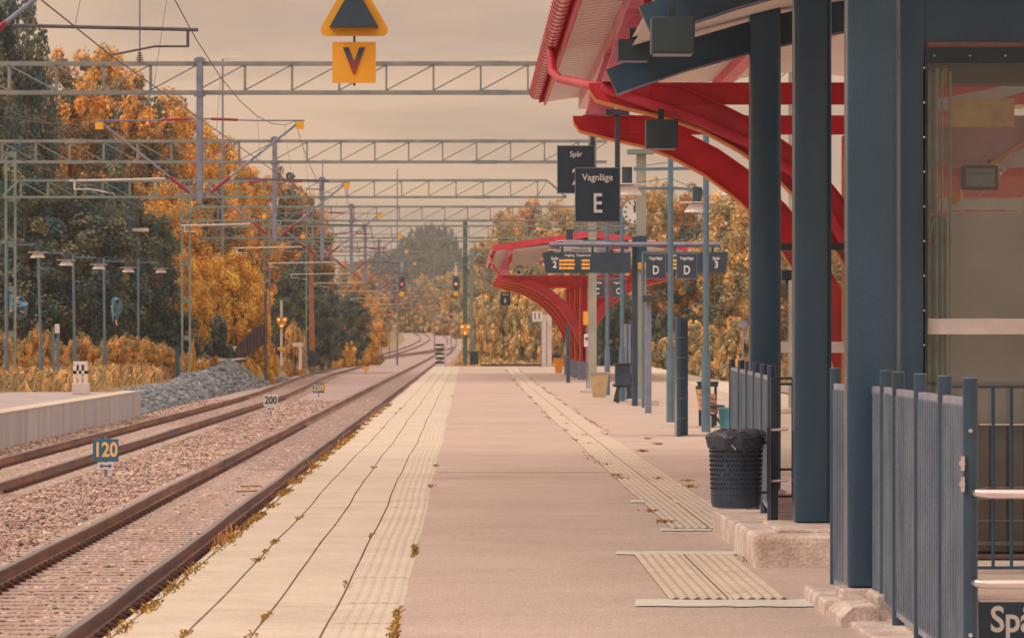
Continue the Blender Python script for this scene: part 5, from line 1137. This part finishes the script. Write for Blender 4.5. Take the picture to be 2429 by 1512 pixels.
signal(953, 655, 689, 404.6, 'hanging red signal with yellow plate, left of the two over the tracks', True, M_redl)
signal(1081, 655, 688, 404.6, 'hanging bright red signal with yellow plate, right one over the tracks', True, M_redh)
signal(821, 758, 786, 430, 'round topped red signal on a grey post left of the tracks', False, M_redl, True, 15, True, 0.32)
signal(923, 738, 752, 560, 'small distant red signal left of the yard', False, M_redl, False, 8)
signal(904, 792, 806, 470, 'low red dwarf signal among the orange bushes', False, M_redl, False, 9)
signal(1070, 732, 755, 620, 'distant slim red signal beyond the platform end', False, M_redl, False, 8)
# brown wooden pole
t = thing('wooden_pole', 'rust brown pole right of the rock heap', 'pole', D(740, 866, 268)); a = D(740, 868, 268); MB().tube([(a[0], 268, a[2]-0.2), D(737, 590, 268)], [0.17, 0.12], 10).build('pole', M_brown, t, True)
MB().box(a[0]-0.2, a[0]+0.25, 267.8, 268.0, a[2]+0.0, a[2]+0.9, 0.04).build('relay_box', M_black, t)
t = thing('lattice_pole', 'pale lattice mast behind the rust brown pole', 'mast', D(733, 860, 275)); X = D(733, 0, 275)[0]; b = MB(); lattice_mast(b, X, 275, -0.5, D(0, 492, 275)[2], 0.34); b.build('post', M_galvg, t)
for (x, y0, y1, lab) in ((712, 812, 858, 'white post with a crossbar beside the rust brown pole'), (866, 720, 830, 'orange striped post far left of the yard')):
    Y = 300 if x < 800 else 470; a = D(x, y1, Y); c = D(x, y0, Y); t = thing('marker_post', lab, 'marker post', a); MB().box(a[0]-0.1, a[0]+0.1, Y, Y+0.1, a[2]-0.5, c[2]).build('post', M_pale if x < 800 else M_yel, t); MB().box(a[0]-0.5, a[0]+0.2, Y-0.05, Y, c[2]-0.25, c[2]).build('plate', M_pale if x < 800 else M_orv, t)
# cabinet on the left platform
t = thing('signal_cabinet', 'pale grey equipment cabinet on a concrete block on the left platform', 'cabinet', D(190, 934, 142)); a = D(170, 936, 142); c = D(211, 908, 142)
MB().box(a[0], c[0], 142, 142.5, 0.0, c[2], 0.02).build('base_block', M_conc, t); a2 = D(173, 0, 142)[0]; c2_ = D(206, 0, 142)[0]; zt = D(0, 857, 142)[2]
b = MB(); b.box(a2, c2_, 142.1, 142.4, zt-0.1, zt, 0.02); b.box(a2, a2+0.10, 142.1, 142.4, c[2], zt-0.1); b.box(c2_-0.09, c2_, 142.1, 142.4, c[2], zt-0.1); b.box(a2+0.17, a2+0.25, 142.1, 142.4, c[2], zt-0.1); b.box(a2, c2_, 142.1, 142.38, c[2]+0.28, c[2]+0.38); b.build('frame', M_pale, t)
MB().box(a2+0.02, c2_-0.02, 142.3, 142.36, c[2]+0.38, zt-0.1).build('dark_slot', M_sblue, t)
t = thing('notice_stand', 'grey two legged stand with a pale plate among the weeds on the left', 'notice', D(132, 905, 172))
for x in (126, 138): a = D(x, 905, 172); MB().box(a[0]-0.05, a[0]+0.05, 172, 172.1, a[2]-0.2, D(0, 775, 172)[2]).build('leg', M_blue, t)
a = D(130, 790, 171.9); c = D(141, 768, 171.9); MB().box(a[0], c[0], 171.9, 171.95, a[2], c[2]).build('plate', M_pale, t)
t = thing('dark_post', 'short dark box post in front of the pale road on the left', 'post', D(420, 900, 215)); a = D(415, 905, 215); c = D(425, 822, 215); MB().box(a[0], c[0], 215, 215.2, a[2]-0.2, c[2]).build('post', M_teal, t)
MB().box(a[0]-0.02, c[0]+0.02, 214.98, 215.22, c[2], c[2]+0.05).build('cap', M_black, t)
# blue tarpaulins in the trees
def tarp(poly, Y, label, straps):
    t = thing('tarpaulin', label, 'tarpaulin', D(*poly[0], Y), 'blue tarpaulins hung among the trees'); n = len(poly); P = [D(x, y, Y) for x, y in poly]; cxx = sum(p[0] for p in P)/n; czz = sum(p[2] for p in P)/n
    P = [q for i in range(n) for q in (P[i], tuple((P[i][k]+P[(i+1) % n][k])/2+R.uniform(-0.05, 0.05) for k in range(3)))]; n = len(P); v = []
    for f, dd in ((1.0, 0.15), (0.72, 0.0), (0.4, -0.15)):
        for p in P: v.append((cxx+(p[0]-cxx)*f+R.uniform(-0.04, 0.04), Y+dd+R.uniform(-0.18, 0.18), czz+(p[2]-czz)*f+R.uniform(-0.05, 0.05)))
    v.append((cxx, Y-0.1, czz)); m = len(v); v += [(a_, b_+0.4, c_) for a_, b_, c_ in v]; F = []
    for j in range(2): F += [(j*n+i, j*n+(i+1) % n, (j+1)*n+(i+1) % n, (j+1)*n+i) for i in range(n)]
    F += [(2*n+i, 2*n+(i+1) % n, 3*n) for i in range(n)]; F += [tuple(reversed([q+m for q in f])) for f in F]; F += [(i, i+m, (i+1) % n+m, (i+1) % n) for i in range(n)]
    b = MB(); b.add(v, F); b.build('cloth', M_tarp, t)
    for (x0, y0, x1, y1) in straps: MB().bar(D(x0, y0, Y-0.45), D(x1, y1, Y-0.45), 0.05, 0.05).build('strap', M_orv, t)
tarp([(18, 702), (28, 700), (50, 702), (68, 722), (60, 748), (40, 752), (20, 750)], 190, 'wide blue tarpaulin with orange straps at the left edge', [(40, 702, 37, 742), (22, 738, 30, 736), (48, 738, 56, 740)])
tarp([(262, 708), (272, 705), (286, 712), (284, 740), (276, 770), (266, 766)], 206, 'narrow blue tarpaulin with an orange strap behind the fourth lamp post', [(262, 727, 268, 726), (274, 758, 278, 772)])
# road on the left bank, maroon arched sheet wall
b = MB(); Pn = [(420, 872), (470, 862), (530, 858), (585, 850), (600, 810), (560, 792), (500, 782), (420, 780), (350, 778), (350, 830)]
pl = []
for (x, y) in Pn: Y = 262-(y-800)*0.25; pl.append(D(x, y, Y))
b.add(pl, [tuple(range(len(pl)))]); tag(b.build('road', mat('pale_road', V(196,166,154), V(182,152,142), 0.5, 0.9)), kind='structure')
t = thing('arched_wall', 'dark maroon arched sheet wall beside the pale road', 'wall', D(590, 850, 250)); lo = []; up = []
for k in range(11):
    f = k/10; x = 552+83*f; yu = 838-68*math.sin(f*PI/2)**0.9; yl = 858-(f**1.3)*48+2; p = D(x, yl, 250+3*f); q = D(x, yu, 250+3*f); lo.append((p[0], p[2])); up.append((q[0], q[2]))
MB().strip(lo, up, 250, 250.5).build('sheet', M_maroon, t); b = MB()
for k in range(0, 11): b.box(lo[k][0]-0.04, lo[k][0]+0.04, 249.9, 249.99, lo[k][1], up[k][1]+0.02)
b.build('ribs', M_trunk, t)
MB().box(up[-1][0]-0.06, up[-1][0]+0.08, 250, 250.2, -0.5, D(0, 690, 250)[2]).build('post', M_trunk, t)
# orange maintenance lorries behind the platform end
def lorry(x0, x1, yb, Y, label):
    a = D(x0, yb, Y); c = D(x1, yb, Y); t = thing('work_lorry', label, 'lorry', ((a[0]+c[0])/2, Y, a[2]), 'orange lorries beyond the platform end'); X0, X1, z = a[0], c[0], a[2]; cx_ = (X0+X1)/2; hw = (X1-X0)/2
    MB().box(X0, X1, Y, Y+5.5, z+0.35, z+0.95, 0.08).build('body', M_orv, t); MB().box(X0+0.05, X1-0.05, Y+0.1, Y+2.0, z+0.95, z+2.0, 0.15).build('cab', M_orv, t)
    MB().box(X0+0.2, X1-0.2, Y+0.02, Y+0.09, z+1.05, z+1.75).build('windscreen', M_wind, t); MB().box(X0+0.1, X1-0.1, Y+2.1, Y+5.4, z+0.95, z+1.7, 0.05).build('load_box', M_grey, t)
    for s_ in (-1, 1):
        MB().box(cx_+s_*(hw+0.17)-0.12, cx_+s_*(hw+0.17)+0.12, Y+0.1, Y+0.2, z+1.2, z+1.7, 0.03).build('mirror', M_black, t); MB().cyl((cx_+s_*hw*0.65, Y-0.03, z+0.7), (cx_+s_*hw*0.65, Y-0.002, z+0.7), 0.12).build('headlight', M_wht, t)
        for yw in (0.9, 4.4): MB().cyl((cx_+s_*(hw-0.25), Y+yw, z+0.42), (cx_+s_*(hw-0.02), Y+yw, z+0.42), 0.42, n=18).build('wheel', M_black, t, True)
lorry(1130, 1172, 845, 560, 'orange work lorry facing the camera, left of the middle canopy')
lorry(1248, 1292, 845, 575, 'orange work lorry facing the camera, under the letter A sign')
# low barrier rail at the platform end
t = thing('end_barrier', 'low dark rail across the far end of the platform', 'barrier', (4, 296, -0.3)); MB().box(1.0, 4.9, 296, 296.1, -0.02, 0.10).build('rail', M_black, t)
for x in (1.1, 2.4, 3.6, 4.8): MB().box(x, x+0.1, 296.11, 296.2, -0.9, 0.08).build('post', M_black, t)
# ------------------------------------------------------------------ trees
def crown_verts(seed, rx, rz, nclump, per, leaf, shape='round', clr=0.2):
    q = np.random.RandomState(seed); C = []; 
    while len(C) < nclump:
        p = q.uniform(-1, 1, 3); d = np.linalg.norm(p)
        if d > 1 or d < 0.45: continue
        if shape == 'cone':
            hgt = (p[2]+1)/2; lim = 1.0-0.85*hgt
            if math.hypot(p[0], p[1]) > lim or math.hypot(p[0], p[1]) < lim*0.35: continue
        elif shape == 'tall':
            if math.hypot(p[0], p[1]) > 0.95-0.35*max(0, p[2]): continue
        C.append(p)
    C = np.array(C); V_ = []; T = []; K = []
    for c in C:
        r = clr*q.uniform(0.6, 1.25); m = int(per*q.uniform(0.6, 1.3)); dr = q.normal(size=(m, 3)); dr /= np.linalg.norm(dr, axis=1)[:, None]
        rad = q.uniform(0.35, 1.0, m)[:, None]**0.6; pos = c[None]*np.array([rx, rx, rz])+dr*rad*r*rx*np.array([1, 1, 0.8])
        nrm = dr+q.normal(size=(m, 3))*0.55+np.array([0, 0, 0.25]); nrm /= np.linalg.norm(nrm, axis=1)[:, None]
        u = np.cross(nrm, q.normal(size=(m, 3))); u /= np.linalg.norm(u, axis=1)[:, None]; w_ = np.cross(nrm, u); sz = leaf*q.uniform(0.6, 1.4, m)[:, None]
        zs = np.array([1, 1, 0.72]); quad = np.stack([pos-u*sz*zs, pos-w_*sz*0.8*zs, pos+u*sz*zs, pos+w_*sz*0.8*zs], 1); V_.append(quad.reshape(-1, 3)); K.append(np.full(m*4, np.clip(q.normal(0.5, 0.17), 0.05, 0.95))); tt = np.clip(q.normal(0.5, 0.14)+q.normal(0, 0.17, m), 0, 1); T.append(np.repeat(tt, 4))
    return np.concatenate(V_), np.concatenate(T), np.concatenate(K)
def tree_proto(name, seed, rx, rz, ztrunk, m, nclump=150, per=90, leaf=0.16, shape='round', clr=0.2, bush=False):
    t = bpy.data.objects.new(name, None); COL.objects.link(t)
    v, tt, kk = crown_verts(seed, rx, rz, nclump, per, leaf, shape, clr); zc = ztrunk+rz if not bush else rz*0.75; v[:, 2] += zc
    if bush: v[:, 2] = np.maximum(v[:, 2], -0.2)
    cr_ = npmesh('crown', v, np.arange(len(v)).reshape(-1, 4), m, t, attr=tt); ka = cr_.data.attributes.new('clump', 'FLOAT', 'POINT'); ka.data.foreach_set('value', kk.astype(np.float32))
    b = MB(); q = random.Random(seed); top = zc+rz*0.75; 
    b.tube([(0, 0, -0.6), (0.1, 0, zc*0.35), (-0.05, 0.1, zc*0.8), (0.1, 0, top)], [0.035*top+0.05, 0.028*top+0.03, 0.018*top, 0.03], 8)
    for k in range(9):
        a = q.uniform(0, 2*PI); z0 = zc*q.uniform(0.35, 0.95); L = rx*q.uniform(0.5, 0.85); b.tube([(0, 0, z0), (L*0.5*math.cos(a), L*0.5*math.sin(a), z0+L*0.35), (L*math.cos(a), L*math.sin(a), z0+L*q.uniform(0.4, 0.9))], [0.012*top+0.03, 0.008*top+0.02, 0.015], 6)
    b.build('trunk', M_trunk, t)
    return t
PR = {}
def proto(key, *a, **k): PR[key] = [tree_proto(*a, **k), k.get('bush', False), False]
proto('mix1', 'broadleaf_tree', 1, 3.6, 5.2, 2.0, L_mix, nclump=250, per=120, leaf=0.115)
proto('mix2', 'broadleaf_tree', 2, 3.2, 5.6, 2.0, L_mix, nclump=230, per=120, leaf=0.115, shape='tall')
proto('or1', 'autumn_tree', 3, 3.4, 4.6, 1.6, L_or, nclump=240, per=120, leaf=0.115)
proto('or2', 'autumn_tree', 4, 3.0, 5.0, 1.6, L_or, nclump=220, per=120, leaf=0.115, shape='tall')
proto('dk1', 'dark_conifer', 5, 3.2, 6.0, 1.0, L_dark, nclump=260, per=120, leaf=0.115, shape='cone', clr=0.22)
proto('dk2', 'dark_tree', 6, 3.5, 4.8, 0.8, L_dark, nclump=260, per=120, leaf=0.115)
proto('gd1', 'golden_tree', 7, 3.4, 4.2, 1.0, L_gold, nclump=200, per=80)
proto('gd2', 'golden_tree', 8, 3.0, 4.8, 1.0, L_gold, nclump=190, per=80, shape='tall')
proto('bb', 'orange_shrub', 9, 2.2, 1.9, 0, L_bri, nclump=130, per=80, leaf=0.11, bush=True)
proto('br', 'orange_shrub', 19, 3.0, 2.9, 0.2, L_bri, nclump=230, per=110, leaf=0.10)
proto('bo', 'russet_shrub', 10, 1.8, 1.3, 0, L_shr, nclump=130, per=110, leaf=0.075, bush=True)
proto('bg', 'golden_shrub', 12, 2.0, 1.6, 0, L_gold, nclump=110, per=70, leaf=0.13, bush=True)
proto('bd', 'dark_shrub', 13, 2.0, 1.7, 0, L_dark, nclump=110, per=75, leaf=0.13, bush=True)
proto('hill', 'hill_tree', 14, 3.4, 4.0, 0.8, L_blue, nclump=90, per=55, leaf=0.3)
WH = {'mix1': 7.2, 'mix2': 6.6, 'or1': 7.0, 'or2': 6.3, 'dk1': 6.6, 'dk2': 7.2, 'gd1': 7.0, 'gd2': 6.2, 'bb': 4.6, 'br': 6.4, 'bo': 3.8, 'bg': 4.2, 'bd': 4.2, 'hill': 7.0}
HH = {'mix1': 12.4, 'mix2': 13.2, 'or1': 10.8, 'or2': 11.6, 'dk1': 13.0, 'dk2': 10.4, 'gd1': 9.4, 'gd2': 10.6, 'bb': 3.4, 'br': 6.2, 'bo': 2.35, 'bg': 2.9, 'bd': 3.05, 'hill': 8.8}
CATN = {'mix1': 'tree', 'mix2': 'tree', 'or1': 'tree', 'or2': 'tree', 'dk1': 'tree', 'dk2': 'tree', 'gd1': 'tree', 'gd2': 'tree', 'hill': 'tree', 'bb': 'shrub', 'br': 'shrub', 'bo': 'shrub', 'bg': 'shrub', 'bd': 'shrub'}
def plant(key, x, ytop, Y, wpx, label, group, zg=None):
    X = (x-VX)*Y/FPX; g_ = float(ground_z(X, Y)) if zg is None else zg; zt = CZ+(VY-ytop)*Y/FPX; h = max(0.8, zt-g_); wd = wpx*Y/FPX
    p, bush, used = PR[key]
    if not used: o = p; PR[key][2] = True
    else: o = copy_tree(p)
    o.location = (X, Y, g_); sx = wd/WH[key]; o.scale = (sx, sx, h/HH[key]); o.rotation_euler = (0, 0, R.uniform(0, 2*PI)); tag(o, label, CATN[key], group)
    return o
GLT = 'trees behind the left platform'
LTREES = [('dk2', 25, -40, 250, 230, 'dark green tree filling the top left corner'), ('dk2', -60, 60, 240, 260, 'dark tree cut by the left edge of the picture'),
 ('mix1', 165, 118, 262, 250, 'tall mixed tree behind the first gantry, right of the corner tree'), ('or2', 255, 118, 285, 190, 'thin topped orange tree rising above the first gantry'), ('mix1', 310, 165, 272, 230, 'mixed green and orange tree under the thin upright rod'),
 ('or1', 385, 225, 280, 200, 'orange tree whose crown reaches the first gantry beam'), ('or2', 455, 280, 290, 200, 'orange tree behind the first drop post'), ('or1', 520, 330, 300, 170, 'rounded orange tree right of the first drop post'),
 ('dk1', 60, 330, 224, 260, 'dark evergreen behind the leftmost lamp posts'), ('dk2', 170, 420, 226, 300, 'broad dark tree behind the pale cabinet'), ('dk1', 262, 330, 232, 220, 'dark evergreen behind the short grey light mast'), ('dk2', 330, 470, 236, 210, 'dark low crowned tree left of the bright shrub'),
 ('or1', 400, 440, 246, 190, 'pale orange tree beside the fourth gantry mast'), ('mix1', 490, 430, 262, 200, 'mixed tree between the fourth gantry mast and the second drop post'), ('or2', 590, 395, 330, 170, 'orange tree behind the second gantry beam'), ('mix2', 655, 400, 345, 170, 'russet and green tree at the second drop post'), ('mix1', 715, 455, 350, 160, 'mixed tree left of the third drop post'),
 ('dk1', 765, 540, 356, 100, 'narrow dark evergreen where the forest edge drops to the sky'), ('dk2', 705, 610, 340, 150, 'dark tree behind the amber heart shaped signal'), ('mix1', 640, 560, 345, 160, 'mixed tree above the maroon arched wall'), ('dk1', 780, 630, 380, 100, 'dark evergreen right of the rust brown pole'), ('dk2', 830, 690, 420, 100, 'low dark tree by the round topped red signal'),
 ('mix2', 555, 470, 305, 170, 'half orange tree behind the bright shrub'), ('dk2', 740, 680, 330, 130, 'squat dark tree right behind the rust brown pole'), ('mix1', 120, 220, 300, 260, 'big mixed tree deep behind the left lamp posts')]
for k, x, yt, Y, wp, lab in LTREES: plant(k, x, yt, Y, wp, lab, GLT)
for (k, x, yt, Y, wp, lab) in (('br', 488, 640, 257, 130, 'rounded bright orange shrub above the pale road'), ('br', 592, 622, 259, 105, 'bright orange shrub just left of the maroon wall post'), ('br', 548, 588, 258, 165, 'large bright orange shrub left of the second drop post foot'), ('br', 425, 590, 239, 150, 'bright orange shrub behind the fourth gantry mast'), ('br', 600, 660, 262, 70, 'bright orange shrub just above the maroon arched wall'), ('bd', 420, 740, 236, 130, 'dark shrub under the bright orange ones'), ('bd', 500, 745, 250, 120, 'small dark shrub above the pale road'),
 ('bo', 700, 760, 318, 60, 'russet shrub around the foot of the amber signal'), ('bb', 640, 815, 285, 45, 'small orange shrub between the rock heap and amber signal'), ('bb', 850, 770, 430, 90, 'orange shrub beside the low red dwarf signal'), ('bo', 880, 745, 450, 80, 'russet shrub left of the yard'), ('bb', 815, 800, 410, 60, 'low orange shrub at the foot of the round topped signal')):
    plant(k, x, yt, Y, wp, lab, 'shrubs on the left bank')
# shrub belt in front of the forest
wl = ['leftmost clump by the edge of the picture', 'second clump, under the wide blue tarpaulin', 'third clump, behind the leaning lamp post', 'fourth clump, by the two legged stand', 'fifth clump, behind the pale cabinet', 'sixth clump, between the cabinet and the fourth lamp post', 'seventh clump, around the fourth lamp post', 'eighth clump, left of the furthest lamp post', 'ninth clump, at the furthest lamp post', 'tenth clump, left of the short dark post']
for i, (x, yt) in enumerate(((-5, 785), (40, 800), (90, 770), (128, 800), (185, 790), (222, 815), (268, 795), (308, 790), (350, 800), (390, 812))):
    plant('bo', x, yt, 186+i*4, 78, 'russet weedy shrub, '+wl[i], 'weedy shrubs behind the left lamp posts')
for i, (x, yt, Y) in enumerate(((440, 835, 226), (480, 848, 232), (455, 800, 224), (590, 852, 248), (630, 850, 258), (510, 845, 240))):
    plant('bb', x, yt, Y, (45, 40, 22, 60, 60, 50)[i], 'small orange bush at the road side, '+('left of the road', 'low before the road', 'slim upright one before the road', 'below the maroon wall', 'right of the maroon wall', 'middle of the road edge')[i], 'small bushes by the pale road')
# trees to the right and behind
RT = [('gd2', 1150, 560, 620, 110, 'golden tree right of the thick green mast'), ('gd1', 1205, 500, 640, 130, 'golden tree rising behind the middle canopy'), ('mix1', 1255, 470, 660, 120, 'thin greenish tree with a ragged top left of the E sign'), ('gd1', 1320, 478, 600, 140, 'golden tree just left of the track number sign'),
 ('gd2', 1400, 470, 560, 140, 'golden tree behind the letter E sign'), ('mix1', 1470, 455, 540, 130, 'mixed tree behind the round clock'), ('gd1', 1560, 430, 480, 170, 'broad golden tree right of the tan mast'), ('mix2', 1640, 440, 460, 150, 'mixed tree behind the slatted screen'), ('gd2', 1725, 445, 420, 150, 'golden tree between the slatted screen and far pillar'), ('gd1', 1790, 470, 380, 150, 'golden tree behind the furthest pillar'),
 ('mix1', 1600, 590, 330, 150, 'dark green and gold tree low behind the D signs'), ('gd1', 1690, 560, 330, 170, 'pale gold tree right of the D signs'), ('gd2', 1250, 600, 480, 120, 'gold tree above the orange lorry'), ('dk2', 1470, 690, 330, 110, 'dark green tree behind the letter C signs'), ('gd1', 1850, 470, 350, 180, 'golden tree seen between the dark pillars'), ('gd1', 1960, 500, 360, 180, 'golden tree hidden behind the widest pillars'), ('gd1', 2250, 300, 300, 420, 'golden tree seen through the lift glass'), ('mix1', 2440, 350, 300, 360, 'mixed tree at the right edge through the lift glass')]
for k, x, yt, Y, wp, lab in RT: plant(k, x, yt, Y, wp, lab, 'trees right of the tracks')
RS = [('bg', 1140, 700, 520, 70), ('bg', 1190, 690, 480, 90), ('bg', 1240, 700, 440, 90), ('bg', 1290, 690, 420, 90), ('bg', 1340, 680, 400, 100), ('bg', 1400, 700, 380, 100), ('bd', 1450, 730, 350, 80), ('bg', 1520, 720, 330, 110), ('bd', 1575, 740, 320, 90), ('bg', 1630, 760, 300, 110), ('bg', 1690, 770, 290, 110), ('bg', 1750, 750, 280, 110), ('bg', 1570, 800, 300, 80), ('bg', 1165, 760, 560, 60), ('bg', 1225, 770, 520, 60)]
pos = ['right of the green masts', 'under the left canopy tip', 'behind the letter B sign', 'behind the concrete pier', 'under the middle canopy arm', 'behind the red columns', 'dark one behind the letter C pair', 'right of the tan mast', 'dark one under the left D sign', 'under the right D sign', 'right of the slatted screen', 'left of the furthest pillar', 'low one by the grey post', 'low one above the left lorry', 'low one between the two lorries']
for (k, x, yt, Y, wp), p in zip(RS, pos): plant(k, x, yt, Y, wp, ('dark shrub, ' if k == 'bd' else 'golden shrub, ')+p, 'shrubs beyond the island platform')
# far centre: scrub slope and wooded hill
CS = [('gd1', 905, 690, 700, 60), ('gd2', 950, 660, 900, 60), ('gd1', 1000, 655, 980, 70), ('gd2', 1045, 650, 960, 70), ('gd1', 1085, 640, 900, 80), ('gd1', 1120, 640, 860, 70), ('or1', 880, 700, 620, 60), ('bg', 960, 730, 900, 60), ('bg', 1010, 725, 900, 70), ('bg', 1060, 735, 850, 80), ('bg', 1100, 740, 800, 70), ('or2', 845, 640, 560, 60), ('gd1', 820, 620, 620, 60), ('mix1', 870, 630, 760, 70), ('mix2', 925, 640, 860, 60)]
cp = ['first from the left', 'second', 'third', 'fourth', 'fifth', 'sixth, by the green mast', 'by the distant red signal', 'low one above the yard', 'low one below the left hanging signal', 'low one below the hanging signals', 'low one left of the green mast', 'by the third drop posts', 'above the low dark tree', 'behind the drop posts', 'left of the left hanging signal']
for (k, x, yt, Y, wp), p in zip(CS, cp): plant(k, x, yt, Y, wp, 'hazy distant '+CATN[k]+' beyond the yard, '+p, 'distant trees beyond the yard')
hx = [(870, 612), (895, 600), (925, 592), (950, 580), (965, 556), (985, 540), (1005, 532), (1025, 530), (1048, 532), (1066, 545), (1078, 575), (1095, 610), (910, 618), (960, 600), (1000, 580), (1040, 585), (1065, 610), (845, 620), (1120, 600), (1150, 590)]
for i, (x, yt) in enumerate(hx): plant('hill', x, yt, 1500+(i % 4)*30, 48, 'blue grey tree on the distant wooded hill', 'trees on the distant hill', zg=float(ground_z((x-VX)*1500/FPX, 1500))+2)
for k in PR:
    if not PR[k][2]:
        o = PR[k][0]
        for ch in list(o.children): bpy.data.objects.remove(ch)
        bpy.data.objects.remove(o)
# ground cover on the banks
def scatter(n, x0, x1, y0, y1):
    X = NR.uniform(x0, x1, n); Y = NR.uniform(y0, y1, n); return np.stack([X, Y, ground_z(X, Y)-0.02], 1)
P = np.concatenate([scatter(26000, -21, -12.6, 150, 300), scatter(14000, -30, -14, 200, 420)])
hp_ = np.abs(P[:, 0]+12.2) > 1.7
P = P[hp_|(P[:, 1] > 292)]
blades('undergrowth', P, 0.15, 0.6, 0.05, L_weed, 0.8)
P = np.stack([NR.uniform(-19.4, -14.5, 9000), NR.uniform(110, 149, 9000), np.full(9000, -0.01)], 1); P = P[(np.sin(P[:, 0]*2.1)+np.sin(P[:, 1]*0.6) > -0.2)]
blades('platform_weeds', P, 0.05, 0.3, 0.03, L_weed, 0.9)
P = np.concatenate([scatter(26000, 19, 60, 150, 420), scatter(16000, -12, 30, 300, 600), scatter(20000, -60, 60, 600, 1100)]); P = P[~((np.abs(P[:, 0]+6.5) < 5.8))]
blades('bank_grass', P, 0.2, 0.8, 0.12, L_weed, 0.8)

# ------------------------------------------------------------------ the misty air
m = bpy.data.materials.new('haze_air'); m.use_nodes = True; n = m.node_tree; n.nodes.clear()
o = n.nodes.new('ShaderNodeOutputMaterial'); pv = n.nodes.new('ShaderNodeVolumePrincipled')
pv.inputs['Color'].default_value = (0.9, 0.86, 0.84, 1); pv.inputs['Density'].default_value = 0.00024; pv.inputs['Anisotropy'].default_value = 0.2
n.links.new(pv.outputs[0], o.inputs['Volume'])
tag(MB().box(-1000, 1000, -70, 6200, -8, 75).build('haze', m), kind='stuff')
